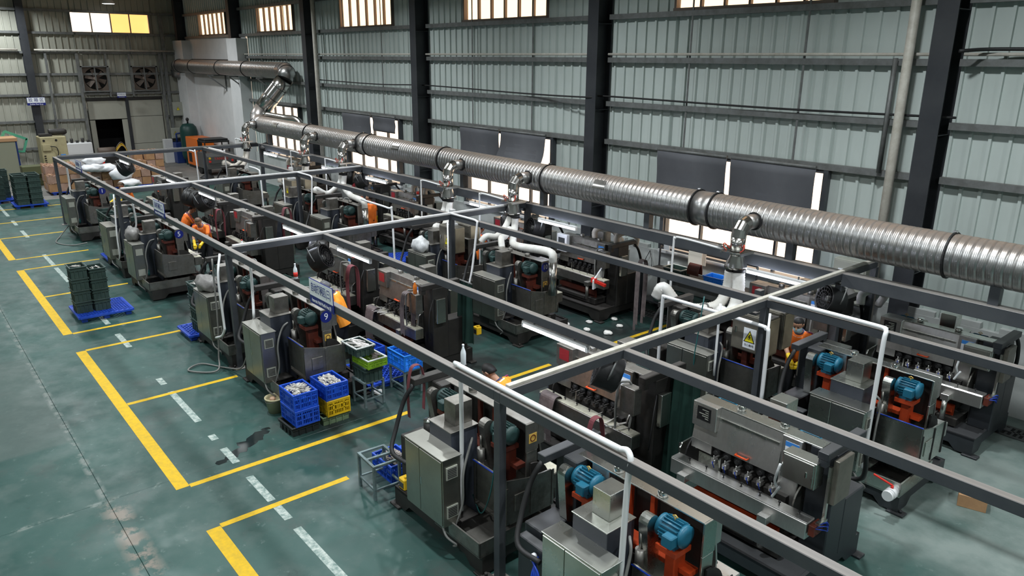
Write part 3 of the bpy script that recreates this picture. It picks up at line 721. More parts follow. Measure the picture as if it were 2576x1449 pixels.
tag(MB().tube(bez([(30.7, -12.35, 3.55), (30.2, -12.95, 3.42), (29.6, -13.3, 3.35), (29.3, -13.4, 3.0), (29.3, -13.4, 2.6)], 4), 0.12, 12).build('branch_pipe', 'galv_clean', duct))
for (x, y0) in ((33.0, 0), (36.3, 0), (39.2, 0)):     # wall brackets
    br = MB().beam((x, -13.98, 4.9), (x, -13.1, 4.9), 0.05, 0.05).beam((x, -13.98, 4.15), (x, -13.98, 5.0), 0.05, 0.05).beam((x, -13.96, 4.25), (x, -13.15, 4.88), 0.05, 0.05)
    br.build('wall_bracket', 'girt', duct)

# branches that drop from the duct to the machines
BX = [7.30, 13.50, 16.20, 22.10, 24.85, 30.30]
BL = ['nearest silver branch duct with white ribbed hoses, over the masked worker', 'silver branch duct feeding the machine numbered 10', 'silver branch duct one bay left of the machine numbered 10', 'silver branch duct beside the third cross beam, hoses forking at number 10 row', 'silver branch duct second from the far end, half behind the third cross beam', 'farthest silver branch duct with brown old hoses by the sweeper']
def ribbed(pts, r, n=12, pitch=0.05):
    pts = bez(pts, 10); out = []; rad = []; i = 0
    # resample
    L_ = [0]
    for a, b in zip(pts, pts[1:]): L_.append(L_[-1] + (b-a).length)
    k = max(6, int(L_[-1]/pitch*2)); j = 0
    for q in range(k+1):
        t = L_[-1]*q/k
        while j < len(L_)-2 and L_[j+1] < t: j += 1
        f = (t - L_[j])/max(1e-6, L_[j+1]-L_[j]); out.append(pts[j].lerp(pts[j+1], f)); rad.append(r*(1.0 if q % 2 else 0.93))
    return MB().tube(out, r, n, rad=rad)
for i, bx in enumerate(BX):
    t = thing('branch_duct', BL[i], 'duct', (bx, -11.45, 2.0), 0, 'silver branch ducts under the main duct')
    zs = DZ(bx) - 2.0 + 0.02; r = 0.135
    MB().cyl((0, -0.45, zs), (0, -0.12, zs), r, n=20).build('stub', 'galv', t)
    MB().ring((0, -0.36, zs), (0, 1, 0), r+0.03, r-0.01, 0.012, 20).build('collar', 'rubber', t)
    el = [(0, -0.12, zs), (0, -0.02, zs-0.03), (0, 0.055, zs-0.12), (0, 0.075, zs-0.24)]
    mb = MB(); mb.tube(el, r, 20); mb.sm = [False]*len(mb.sm); mb.build('elbow', 'galv_clean', t)
    for a, b in zip(el[1:], el[2:]): MB().ring(a, tuple(Vector(b)-Vector(el[el.index(a)-1])), r+.010, r-.01, .012, 20).build('elbow_seam', 'galv_clean', t)
    MB().cyl((0, 0.075, zs-0.22), (0, 0.075, 0.56), r-0.005, n=20).build('drop_pipe', 'galv_clean', t)
    MB().box(-0.20, 0.20, -0.10, 0.26, 0.525, 0.545).box(-0.22, -0.19, -0.12, 0.28, 0.51, 0.56).box(0.19, 0.22, -0.12, 0.28, 0.51, 0.56).build('damper_frame', 'steel_satin', t)
    MB().cyl((0.22, 0.05, 0.57), (0.42, 0.02, 0.57), 0.025, n=8).build('damper_cylinder', 'steel_satin', t)
    MB().lathe([(0.125, 0), (0.125, 0.2), (0.20, 0.85), (0.20, 1.0)], (0, 0.075, 0.52), (0, 0.075, 0.24), 20).build('reducer_cone', 'galv_clean', t)
    hm = 'hose_old' if i >= 4 else 'hose_white'
    MB().tube(bez([(-0.1, 0.1, 0.6), (-0.18, 0.16, 0.7), (-0.2, 0.2, 0.62), (-0.14, 0.2, 0.56)], 5), 0.010, 5).build('air_line', 'red_wire', t)
    MB().tube(bez([(0.1, 0.15, 0.58), (0.18, 0.22, 0.68), (0.2, 0.2, 0.6), (0.15, 0.18, 0.55)], 5), 0.010, 5).build('air_line', 'red_wire', t)
    MB().cyl((-0.06, 0.06, 0.25), (-0.06, 0.06, 0.14), 0.10, n=16).build('hose_cuff', 'rubber', t)
    MB().cyl((0.09, 0.09, 0.25), (0.09, 0.09, 0.14), 0.085, n=16).build('hose_cuff', 'rubber', t)
    # two hoses per branch, ending on the machines below
    if i == 1:
        H = [[(-0.05, 0.06, 0.16), (-0.10, 0.12, -0.10), (-0.25, 0.3, -0.32), (-0.9, 0.75, -0.28), (-2.1, 1.05, -0.10), (-2.48, 1.10, -0.10), (-2.52, 1.11, -0.27)],
             [(0.09, 0.09, 0.16), (0.06, 0.3, -0.10), (0.0, 0.6, -0.25), (0.06, 0.85, -0.22), (0.12, 0.98, -0.35)],
             [(-0.02, 0.2, -0.12), (-0.3, 0.6, -0.2), (-0.55, 0.9, -0.16), (-0.7, 1.0, -0.34)]]
    elif i == 0:
        H = [[(-0.06, 0.06, 0.16), (-0.10, 0.08, -0.20), (-0.12, 0.22, -0.50), (-0.2, 0.7, -0.52), (-0.4, 1.0, -0.30), (-0.5, 1.1, -0.38)],
             [(0.09, 0.09, 0.16), (0.12, 0.10, -0.20), (0.2, 0.3, -0.50), (0.55, 0.8, -0.50), (0.85, 1.0, -0.16), (0.95, 1.08, -0.36)]]
    else:
        H = [[(-0.05, 0.06, 0.16), (-0.15, 0.15, -0.2), (-1.2, 0.5, -0.30), (-2.7, 1.0, -0.16), (-3.12, 1.08, -0.18), (-3.18, 1.09, -0.35)] if i in (3,) else [(-0.05, 0.06, 0.16), (-0.15, 0.2, -0.2), (-0.5, 0.6, -0.42), (-0.7, 0.95, -0.30), (-0.75, 1.05, -0.40)],
             [(0.09, 0.09, 0.16), (0.10, 0.2, -0.15), (0.15, 0.6, -0.42), (0.2, 0.95, -0.24), (0.2, 1.0, -0.38)]]
    for j, h in enumerate(H): ribbed(h, (0.115 if i == 0 else 0.09) - 0.012*(j > 0), 12 if i < 4 else 8).build('flexible_hose', hm, t)
    # conduit that climbs to the damper
    cx = bx + 1.5
    pipe('conduit', bez([(bx+0.35, -11.45, 2.5), (cx-0.2, -11.5, 2.52), (cx-0.03, -11.5, 2.48), (cx, -11.5, 2.3), (cx, -11.5, 0.4)], 6), 0.022, 'pvc', ['white bent conduit', 'white bent conduit', 'white bent conduit', 'white bent conduit', 'white bent conduit', 'white bent conduit'][i] + ' dropping beside the ' + ['nearest branch duct', 'branch duct of machine number 10', 'branch duct left of machine number 10', 'third cross beam branch duct', 'second farthest branch duct', 'farthest branch duct'][i], 'conduit', n=8)
for i, (mx, my, z0_, z1_) in enumerate(((10.98, -10.34, 1.02, 1.74), (18.92, -10.36, 1.0, 1.66))):
    t = tag(MB().cyl((mx, my, z0_), (mx, my, z1_), 0.088, n=20).build('duct_riser', 'galv_clean'), ['upright silver pipe at the end of machine number 10', 'upright silver pipe in front of the smoking worker'][i], 'pipe', 'upright suction pipes')

# small white hoses on the backs of wall-side machines
for i, (x, y, lab) in enumerate(((5.9, -12.85, 'pale curved suction hoses on the hood beside the nearest black fan'), (11.6, -12.85, 'grey curved suction hoses on the wall-side machine behind number 10'), (19.5, -12.85, 'cream curved suction hose beside the red topped bottle'), (22.6, -12.85, 'old brown suction hoses on wall-side machine under bright window'), (27.8, -12.4, 'old tan suction hoses on the farthest wall-side machine'))):
    t = thing('suction_hose', lab, 'hose', (x, y, 1.75), 0, 'suction hoses on the wall-side machines')
    m_ = 'hose_white' if i < 1 else 'hose_old'
    for k in (-0.35, 0.35):
        ribbed([(k, 0.25, 0.0), (k, 0.25, 0.16), (k-0.08, 0.12, 0.24), (k-0.16, -0.05, 0.2), (k-0.2, -0.2, 0.12), (k*0.6-0.2, -0.34, -0.12)], 0.07, 10).build('flexible_hose', m_, t)

# ------------------------------------------------------------------ fluorescent tubes
tubes = [(6.90, -6.55), (12.50, -6.55), (15.05, -6.55), (20.65, -6.55), (23.6, -6.55), (29.2, -6.55), (6.70, -11.78), (15.15, -11.78), (20.7, -11.78), (23.8, -11.78), (12.4, -11.78), (28.9, -11.78)]
tl = ['tube light nearest the front, under the second beam', 'tube light above the pair of drum fans, second beam', 'tube light by the second cross beam, left of the drum fans', 'tube light over the two stooping orange workers', 'tube light just past the third cross beam, second beam', 'farthest tube light on the second beam, above the cardboard boxes', 'tube light under the duct over the nearest wall-side machine', 'tube light glaring beside the branch duct over the white wall', 'tube light over the smoking worker', 'tube light behind the silver branch duct at the third cross beam', 'tube light behind number 10 under the wall-side beam', 'farthest tube light on the wall-side beam']
tp = None
for i, (x, y) in enumerate(tubes):
    if tp is None:
        tp = thing('tube_light', 'x', 'lamp', (0, 0, 0), 0, 'fluorescent tube lights')
        MB().box(-0.64, 0.64, -0.03, 0.03, 0.03, 0.075, 0, 0.004).build('batten', 'white_paint', tp)
        MB().cyl((-0.61, 0, 0), (0.61, 0, 0), 0.024, n=10).build('tube', 'tube_light', tp)
        for s in (-1, 1): MB().box(s*0.61, s*0.65, -0.025, 0.025, -0.025, 0.05, 0, 0.004).build('end_cap', 'white_paint', tp)
        for s in (-0.4, 0.4): MB().box(s-0.01, s+0.01, -0.012, 0.012, 0.07, 0.13).build('hanger', 'girt', tp)
        o = tp
    else: o = copy_tree(tp)
    o.location = (x, y, 2.18 if y > -8 else 2.09); o['label'] = 'white ' + tl[i]

# ------------------------------------------------------------------ drum fans hung under the frame
fan_proto = None
def drum_fan(x, y, z, rz, tilt, label, s=1.0):
    global fan_proto
    if fan_proto is None:
        t = thing('drum_fan', label, 'fan', (0, 0, 0), 0, 'black drum fans under the frame')
        MB().lathe([(0.21, 0), (0.24, 0.1), (0.235, 0.9), (0.245, 1.0), (0.23, 1.0), (0.22, 0.9), (0.22, 0.12), (0.19, 0.02), (0.0, 0.02)], (0, 0.16, 0), (0, -0.16, 0), 28, 0, False, False).build('drum', 'black', t)
        MB().lathe([(0.0, 0), (0.06, 0.05), (0.065, 1)], (0, -0.10, 0), (0, 0.02, 0), 14).build('hub', 'girt', t)
        bl = MB().add([(-0.04, 0.02, 0.05), (0.04, -0.04, 0.05), (0.09, -0.05, 0.20), (-0.08, 0.03, 0.20)], [(0, 1, 2, 3)]).mesh('blade', ['rubber'])
        for k in range(5): put(bl, 'blade', t, (0, 0.03, 0), (0, k*2*PI/5, 0))
        g = MB()
        for rr in (0.08, 0.14, 0.20): g.ring((0, -0.165, 0), (0, 1, 0), rr+0.003, rr-0.003, 0.006, 24)
        for k in range(8): a = k*PI/8; g.beam((0.22*math.cos(a), -0.165, 0.22*math.sin(a)), (-0.22*math.cos(a), -0.165, -0.22*math.sin(a)), 0.005, 0.005)
        g.build('guard', 'rubber', t)
        MB().tube([(-0.25, 0, 0), (-0.27, 0, 0.1), (-0.27, 0, 0.30), (0.27, 0, 0.30), (0.27, 0, 0.1), (0.25, 0, 0)], 0.012, 6).build('yoke', 'girt', t)
        fan_proto = t; o = t
    else: o = copy_tree(fan_proto)
    o.location = (x, y, z); o.rotation_euler = (tilt, 0, rz); o['label'] = label; o.scale = (s, s, s)
drum_fan(6.02, -6.70, 1.92, 2.3, -0.35, 'black drum fan in front of the old bench, at the nearest cross beam')
drum_fan(5.75, -11.95, 1.90, 2.6, -0.25, 'black drum fan high right of the masked worker')
drum_fan(13.75, -6.45, 1.88, -0.9, -0.45, 'black drum fan facing the room below second cross beam', 1.05)
drum_fan(14.55, -6.80, 1.85, 2.4, -0.2, 'black drum fan turned away, left one under the second cross beam', 1.05)
drum_fan(14.1, -11.75, 1.86, -0.4, -0.25, 'black drum fan left of the hose behind number 10')
drum_fan(13.3, -11.9, 1.84, 2.9, -0.25, 'black drum fan right of the hose behind number 10')
drum_fan(21.6, -6.75, 1.86, -0.9, -0.45, 'dark drum fan over the head of the capped worker', 1.1)
drum_fan(22.3, -6.65, 1.88, 2.2, -0.2, 'dark drum fan left behind the capped worker', 1.1)
drum_fan(21.9, -11.9, 1.92, -0.8, -0.4, 'dark drum fan beside the silver branch duct, above the smoking worker')
drum_fan(22.7, -11.9, 1.95, 2.3, -0.2, 'dark drum fan half hidden behind the silver branch duct')
drum_fan(30.3, -6.8, 1.84, -0.7, -0.5, 'dark drum fan above the cardboard boxes by the far cross beam', 1.15)
drum_fan(29.9, -12.0, 2.25, 0.3, 0.9, 'small black drum fan tipped down beside the farthest branch duct', 0.9)

# ------------------------------------------------------------------ hanging signs
def sign(x0, x1, y, z0, z1, top, bot, label, sx=0.62, ts=0.17, bs=0.085, group=None):
    w = abs(x1 - x0); h = z1 - z0
    t = thing('hanging_sign', label, 'sign', ((x0+x1)/2, y, z0), 0, 'blue and white area signs')
    MB().box(-w/2, w/2, -0.012, 0, 0, h, 0, 0.003).build('panel', 'sign_blue', t)
    MB().box(-w/2+0.012, w/2-0.012, -0.001, 0.003, h*0.34, h-0.012).build('face', 'sign_white', t)
    text(top, ts, 'sign_blue', t, (0, 0.0045, h*0.66), (-1, 0, 0), (0, 0, 1), sx)
    text(bot, bs, 'sign_text', t, (0, 0.0035, h*0.16), (-1, 0, 0), (0, 0, 1), 0.60)
    for s in (-1, 1): MB().box(s*w*0.4-0.01, s*w*0.4+0.01, -0.022, -0.012, h*0.2, h*0.5).build('strap', 'girt', t)
sign(10.10, 9.34, -4.53, 2.28, 2.67, '自动打柄区(三)', 'Automatic Polish Handle Area (3)', 'blue and white area sign nearest the front, by the machine numbered 9', 0.62, 0.155, 0.075)
sign(18.12, 17.30, -4.53, 2.36, 2.70, '自动打柄区(二)', 'Automatic Polish Handle Area (2)', 'blue and white area sign on the front beam by the machine numbered 5', 0.66, 0.15, 0.075)
sign(26.45, 25.62, -4.53, 2.40, 2.73, '自动打柄区(一)', 'Automatic Polish Handle Area (1)', 'farthest blue and white area sign on the front beam, before the cardboard boxes', 0.66, 0.15, 0.075)
def wall_sign(y0, y1, z0, z1, x, top, bot, label, ts, bs):
    w = abs(y1-y0); h = z1-z0
    t = thing('wall_sign', label, 'sign', (x, (y0+y1)/2, z0))
    MB().box(0, 0.015, -w/2, w/2, 0, h).build('panel', 'sign_blue', t)
    MB().box(-0.004, 0.001, -w/2+0.012, w/2-0.012, h*0.32, h-0.012).build('face', 'sign_white', t)
    text(top, ts, 'sign_blue', t, (-0.006, 0, h*0.65), (0, -1, 0), (0, 0, 1), 0.95)
    text(bot, bs, 'sign_text', t, (-0.006, 0, h*0.14), (0, -1, 0), (0, 0, 1), 0.8)
    return t
t = wall_sign(-6.06, -6.86, 3.38, 3.77, 45.1, '胶 箱 区', 'Rubber Box Area', 'blue and white area sign hung before the dark far column', 0.20, 0.10)
for s in (-0.3, 0.3): MB().box(0.0, 0.015, s-0.012, s+0.012, 0.39, 0.55).build('strap', 'girt', t)
wall_sign(-10.27, -10.72, 3.64, 3.91, 45.3, '车间安全口', 'Raw safety Exit', 'small blue and white sign over the sliding door between exhaust fans', 0.085, 0.055)

# ------------------------------------------------------------------ pairs of switch boxes hung from the frame
def frame_box(x, y, label, plate):
    t = thing('switch_box', label, 'box', (x, y, 0), 0, 'switch boxes hung on the inner frame posts')
    MB().box(-0.32, 0.32, -0.14, 0.14, 1.40, 2.02, 0, 0.01).build('case', ['ebox', 'ebox_side'], t)
    MB().box(-0.30, 0.30, 0.14, 0.155, 1.42, 2.0, 0, 0.005).build('door', 'ebox', t)
    MB().box(-0.335, -0.32, -0.13, 0.13, 1.42, 2.0, 0, 0.004).build('end_plate', 'ebox_side', t)
    MB().box(0.22, 0.25, 0.155, 0.17, 1.68, 1.78, 0, 0.004).build('handle', 'chrome', t)
    if plate: MB().box(-0.06, 0.06, -0.14, 0.12, 2.02, 2.06).box(-0.05, 0.05, -0.08, 0.04, 2.06, 2.40).build('cable_trunk', 'white_paint' if x > 10 else 'frame_paint', t)
    if plate: hazard_plate(t, (-0.02, 0.157, 1.66), 0.22, (-1, 0, 0), True, plate)
for x, n in ((5.98, 'nearest'), (14.15, 'second'), (23.1, 'third')):
    frame_box(x, -10.02, 'brown steel switch box with hazard plate, front one at the %s cross beam' % n, 'sticker_white' if x < 10 else 'ebox_side')
    frame_box(x + 0.02, -10.48, 'brown steel switch box, rear one of the pair at the %s cross beam' % n, None)
    pipe('conduit', [(x-0.5, -9.55, 2.25), (x-0.5, -9.55, 0.5)], 0.018, 'pvc', 'thin white conduit beside the switch boxes at the %s cross beam' % n, 'conduit', n=6)

# ------------------------------------------------------------------ white conduits from the front beam down to the cabinets
def conduit(pts, label, r=0.026, m='pvc', k=5): return pipe('conduit', bez(pts, k), r, m, label, 'conduit', n=8)
conduit([(6.40, -4.60, 2.46), (6.38, -4.60, 2.45), (5.0, -4.60, 2.45), (3.95, -4.60, 2.45)], 'long white conduit lying on the front beam at the nearest post', 0.03)
conduit([(6.40, -4.62, 2.38), (6.40, -4.62, 1.5), (6.40, -4.60, 0.75), (6.40, -4.60, 0.55)], 'white conduit down to the cabinet behind the nearest front post')
conduit([(3.95, -4.60, 2.45), (3.86, -4.60, 2.47), (3.80, -4.58, 2.40), (3.82, -4.58, 2.2), (3.84, -4.58, 1.2), (3.84, -4.58, 0.3)], 'white conduit elbow dropping past the brightest new cabinet', 0.03)
conduit([(12.67, -4.62, 2.3), (12.70, -4.62, 1.8), (12.56, -4.55, 1.34)], 'white conduit down to the cabinet of machine number 9')
conduit([(13.55, -4.40, 2.35), (13.38, -4.27, 1.95), (13.35, -4.27, 1.1), (13.36, -4.27, 0.95), (13.55, -4.27, 0.78), (13.9, -4.27, 0.64)], 'white conduit bent across the cabinet left of the second front post', 0.022)
conduit([(20.4, -4.62, 2.3), (20.42, -4.64, 1.7), (20.45, -4.5, 1.4)], 'white conduit to the bagged cabinet of machine number 5', 0.022)
conduit([(21.75, -4.5, 2.3), (21.70, -4.42, 1.2), (21.72, -4.42, 0.7), (21.85, -4.42, 0.5)], 'grey white conduit hugging the third front post', 0.02)
conduit([(28.5, -4.62, 2.3), (28.5, -4.62, 1.8), (28.45, -4.6, 1.36)], 'white conduit down to the farthest front cabinet', 0.03)
conduit([(5.57, -9.64, 2.46), (5.0, -9.64, 2.46), (4.0, -9.64, 2.46), (3.86, -9.62, 2.44), (3.84, -9.56, 2.3), (3.83, -9.52, 1.5), (3.83, -9.5, 0.4)], 'white conduit along the third beam, bending down by the brown cabinet', 0.032)
conduit([(7.45, -9.55, 0.5), (7.45, -9.55, 1.9), (7.40, -9.55, 2.02), (7.2, -9.55, 2.03), (5.7, -9.55, 2.03), (5.52, -9.55, 2.0), (5.47, -9.55, 1.88), (5.46, -9.55, 0.7)], 'white conduit hoop in front of the hazard-plated switch box', 0.03)
conduit([(6.3, -9.5, 2.2), (6.3, -9.5, 1.0)], 'thin white conduit left of the hazard plate', 0.02)
conduit([(13.6, -9.62, 2.44), (12.9, -9.62, 2.44), (12.65, -9.62, 2.42), (12.62, -9.60, 2.3), (12.6, -9.45, 1.4), (12.58, -9.3, 0.9)], 'white conduit bent down over the cabinet of number 10', 0.025)
conduit([(16.6, -9.0, 2.40), (15.3, -9.0, 2.38), (15.15, -9.0, 2.3), (15.1, -9.0, 0.8)], 'white conduit dropping left of the second switch boxes', 0.025)
conduit([(21.7, -9.62, 2.44), (20.9, -9.62, 2.44), (20.7, -9.62, 2.4), (20.66, -9.6, 2.2), (20.6, -9.45, 0.8)], 'white conduit dropping right of the third switch boxes', 0.025)
conduit([(23.9, -9.0, 2.42), (23.2, -9.0, 2.4), (23.05, -9.0, 2.2), (23.0, -9.0, 0.7)], 'white conduit dropping left of the third switch boxes', 0.025)
conduit([(29.5, -8.9, 2.42), (29.0, -8.9, 2.42), (28.85, -8.9, 2.3), (28.8, -8.9, 0.3)], 'white conduit loop before the orange compressor', 0.025)
conduit([(29.9, -9.75, 2.42), (28.4, -9.75, 2.42), (28.2, -9.75, 2.3), (28.15, -9.75, 0.3)], 'white conduit before the dark sweeper', 0.025)

# ------------------------------------------------------------------ polishing machines (front faces +y, column at -x)
def machine(new):
    t = thing('polishing_machine', 'x', 'machine', (0, 0, 0), 0, 'knife handle polishing machines')
    hood = 'steel' if new else 'steel_grimy'; paint = 'dark_paint' if new else 'dark_grime'; cab = 'steel_satin' if new else 'cab_old'
    plate = 'steel_satin' if new else 'steel_grimy'; mot = 'motor_blue' if new else 'motor_green'; red = 'orange_red' if new else 'rust_red'
    # base with arched skirts, four feet
    b = MB(); sk = lambda w: [(-w, .03), (-w, .30), (w, .30), (w, .03), (w-.24, .03), (w-.34, .13), (-w+.34, .13), (-w+.24, .03)]
    for y in (-.73, .69): b.prism(sk(.96), 1, y, y+.04)
    for x in (-.96, .92): b.prism(sk(.69), 0, x, x+.04)
    b.box(-.92, .92, -.69, .69, .22, .27); b.box(-.96, .96, -.73, -.68, .265, .30).box(-.96, .96, .68, .73, .265, .30)
    b.build('base', paint, t)
    fm = MB().box(-.11, .11, -.07, .07, 0, .03, 0, .005).cyl((.05, 0, .03), (.05, 0, .07), .02, n=8).mesh('foot', [paint])
    for x in (-.94, .94):
        for y in (-.70, .70): put(fm, 'foot', t, (x, y, 0))
    MB().box(-.98, -.66, -.15, .20, .27, 1.70, 0, .012).box(-.98, -.70, -.60, -.15, .27, 1.02, 0, .012).build('column', paint, t)
    MB().box(-.98, -.86, -.43, .43, 1.70, 1.79, 0, .006).box(-.965, -.875, .34, .43, 1.62, 1.70).build('arm', paint, t)
    # hood
    MB().box(-.79, .86, 0, .19, 1.685, 1.705, 0, .004).build('hood_top', plate, t)
    for x in (-.26, .32): MB().lathe([(.05, 0), (.055, .1), (.055, .9), (.045, 1)], (x, .07, 1.705), (x, .07, 1.77), 14).build('port', 'chrome' if new else 'steel_grimy', t)
    h = MB().prism([(.19, 1.685), (.21, 1.56), (.275, 1.18), (.25, 1.18), (.185, 1.56), (.165, 1.685)], 0, -.33, .86); h.box(.56, .86, .255, .275, 1.06, 1.19); h.build('hood_panel', hood, t)
    MB().box(.52, .87, .19, .29, 1.38, 1.705, 0, .006).build('corner_box', hood, t)
    MB().box(.60, .80, .29, .295, 1.48, 1.66).build('name_plate', 'black' if new else 'red_window', t)
    if new:
        for k in range(5): MB().box(.63, .63 + .05 + .09*((k*7) % 3)/2, .295, .2965, 1.51 + k*.028, 1.521 + k*.028).build('lettering', 'box_grey', t)
    MB().box(-.30, .52, .205, .228, 1.545, 1.575).build('hinge', 'steel_satin', t)
    for x in (-.1, .25): MB().box(x-.03, x+.03, .215, .236, 1.54, 1.58).build('hinge_knuckle', 'steel_satin', t)
    MB().tube([(.20, .275, 1.23), (.20, .315, 1.23), (.04, .315, 1.23), (.04, .275, 1.23)], .013, 7).build('hood_handle', ['handle_orange'], t)
    MB().box(-.58, -.33, .0, .23, .85, 1.70, 0, .008).build('pillar', hood, t)
    MB().box(-.55, -.38, .23, .234, 1.38, 1.64).build('sticker', 'sticker_white', t)
    MB().box(-.55, -.38, .234, .235, 1.58, 1.64).build('sticker_band', 'sticker_blue', t)
    MB().box(-.66, .84, .10, .14, .95, 1.68).build('back_panel', 'dark_grime', t)
    MB().box(.85, .875, .0, .19, 1.33, 1.70, 0, .004).build('end_plate', plate, t)
    MB().box(.845, .87, .01, .18, .98, 1.325, 0, .004).build('end_plate', plate, t)
    for x in (-.06, .24): MB().beam((x, .04, 1.1), (x, .04, 1.69), .05, .05).build('strut', red, t)
    MB().box(-.60, .80, -.08, .06, 1.10, 1.15).box(-.2, .3, -.2, -.1, 1.16, 1.21).build('cross_rail', red, t)
    # motors with belt guards
    for x0 in (-.67, .46):
        m = MB(); y, z = -.12, 1.55
        m.lathe([(.05, 0), (.115, .04), (.115, .16), (.10, .18), (.10, .82), (.115, .84), (.115, .95), (.05, 1)], (x0, y, z), (x0+.32, y, z), 18)
        for k in range(20): a = 2*PI*k/20; m.beam((x0+.06, y+.11*math.cos(a), z+.11*math.sin(a)), (x0+.26, y+.11*math.cos(a), z+.11*math.sin(a)), .007, .035, 0, (0, math.cos(a), math.sin(a)))
        m.box(x0+.16, x0+.28, y-.20, y-.10, z-.07, z+.05, 0, .01); m.box(x0+.08, x0+.24, y-.09, y+.09, z-.145, z-.11)
        m.build('motor', mot, t)
        MB().box(x0+.04, x0+.28, y-.12, y+.12, z-.20, z-.145).beam((x0+.16, y+.05, z-.2), (x0+.16, y+.05, .9), .18, .10).build('motor_bracket', red, t)
        g = MB(); pts = []; w = .082; tilt = .05 if new else .10
        for k in range(9): a = PI*k/8; pts.append((y - .10 + w*math.cos(a), z + .03 + w*math.sin(a)))
        for k in range(9): a = PI + PI*k/8; pts.append((y - .10 + tilt + w*math.cos(a), 1.06 + w*math.sin(a)))
        g.prism(pts, 0, x0-.125, x0-.015); g.build('belt_guard', 'steel_satin' if new else 'steel_grimy', t)
        MB().tube([(x0+.16, y, z+.11), (x0+.16, y, z+.14), (x0+.13, y, z+.155), (x0+.16, y, z+.17), (x0+.19, y, z+.155), (x0+.165, y, z+.14)], .006, 5).build('lifting_eye', 'sticker_yellow' if new else 'rubber', t)
    # rear electric cabinet
    MB().box(-.36, .43, -.90, -.64, .45, 1.345, 0, .006).build('cabinet', cab, t)
    MB().box(-.375, .445, -.91, -.63, 1.345, 1.36, 0, .003).build('cabinet_lid', cab, t)
    for (a, b_) in ((-.35, -.045), (-.035, .42)): MB().box(a, b_, -.914, -.90, .48, 1.33, 0, .004).build('cabinet_door', cab, t)
    MB().box(-.015, .0, -.922, -.912, .86, .96, 0, .003).build('door_handle', 'chrome', t)
    for z in (.56, 1.08):
        MB().box(.43, .442, -.85, -.69, z, z+.16).build('vent', 'box_grey', t)
        v = MB()
        for k in range(6): v.box(.442, .448, -.835, -.705, z+.02 + k*.022, z+.03 + k*.022)
        v.build('vent_slats', 'rubber', t)
    MB().box(-.30, .36, -.78, -.60, .30, .45).build('cabinet_bracket', 'dark_grime', t)
    # servo tower behind the cabinet
    MB().box(-.22, .24, -.635, -.24, .30, 1.535, 0, .006).build('servo_tower', 'servo_paint', t)
    MB().box(-.23, .25, -.645, -.23, 1.535, 1.55, 0, .003).build('servo_lid', plate if not new else 'steel_satin', t)
    MB().box(-.09, .14, -.50, -.24, 1.55, 1.84, 0, .005).build('servo_cover', plate if not new else 'steel_satin', t)
    # splash tank at the free end
    k = MB(); k.prism([(-.40, 1.16), (-.40, .66), (-.34, .56), (.34, .56), (.34, 1.00), (.30, 1.06), (-.06, 1.08)], 0, .975, .995)
    k.box(.38, .98, -.41, -.39, .66, 1.18); k.box(.38, .98, .32, .34, .58, .80); k.box(.37, .39, -.40, .34, .58, 1.10); k.box(.38, .98, -.40, .34, .56, .59)
    k.build('splash_tank', 'steel_satin' if new else 'steel_grimy', t)
    for y in (-.41, -.03, .31): MB().box(.995, 1.005, y, y+.03, .58, 1.06).build('tank_rib', 'rubber' if new else 'steel_grimy', t)
    MB().box(.995, 1.01, -.28, -.08, .72, .94, 0, .004).build('tank_hatch', 'steel_satin' if new else 'steel_grimy', t)
    MB().tube([(.38, -.42, 1.18), (.99, -.42, 1.18)], .009, 5).build('edge_seal', 'blue_tube', t)
    # drip tray
    d = MB(); d.box(.06, .97, -.78, -.76, .29, .48).box(.95, .97, -.78, .20, .29, .48).box(.06, .08, -.78, .20, .29, .48).box(.06, .97, .18, .20, .29, .48).box(.06, .97, -.78, .20, .28, .30)
    d.build('drip_tray', 'steel_satin' if new else 'steel_grimy', t)
    MB().box(.10, .50, -.68, -.43, .475, .49).build('tray_cover', 'steel_satin' if new else 'dark_grime', t)
    MB().cyl((.24, -.60, .48), (.24, -.60, .60), .055, n=12).ball((.24, -.60, .61), .055, .055, .04).build('pump', 'tank_green' if new else 'hose_green', t)
    MB().tube(bez([(-.92, -.41, 1.70), (-.94, -.55, 1.5), (-.92, -.70, 1.15), (-.80, -.84, .92), (-.50, -.80, .86)], 6), .030, 8).build('cable_hose', 'rubber', t)
    MB().tube(bez([(.28, -.35, 1.40), (.44, -.52, 1.38), (.48, -.64, 1.1), (.46, -.64, .7), (.40, -.74, .34)], 6), .016, 6).build('coolant_hose', 'hose_grey', t)
    MB().tube(bez([(.15, -.56, .62), (.30, -.82, .52), (.44, -.88, .36), (.52, -.78, .22), (.40, -.74, .12)], 6), .014, 6).build('coolant_hose', 'hose_grey', t)
    # cylinders and black innards on the rear
    MB().cyl((.36, -.28, 1.0), (.36, -.28, 1.28), .05, n=12).cyl((.36, -.28, 1.28), (.36, -.28, 1.45), .015, n=8).build('rear_cylinder', 'steel_grimy', t)
    MB().box(-.5, .36, -.20, .30, .50, .98).build('carriage', 'dark_grime', t)
    # front: work bench, clamps, spindles
    MB().box(-.90, .96, .365, .55, .74, .945, 0, .008).build('bench_beam', 'steel_grimy' if not new else 'steel', t)
    MB().box(-.90, .96, .375, .54, .945, .955, 0, .003).build('bench_top', 'steel' if new else 'steel_bench', t)
    cm = MB().cyl((0, 0, .955), (0, 0, .985), .006, n=6).lathe([(.006, 0), (.018, .3), (.016, 1)], (0, 0, .98), (0, 0, 1.0), 8).mesh('clamp_knob', ['black'])
    for i in range(7): put(cm, 'clamp_knob', t, (-.76 + i*.25, .45, 0))
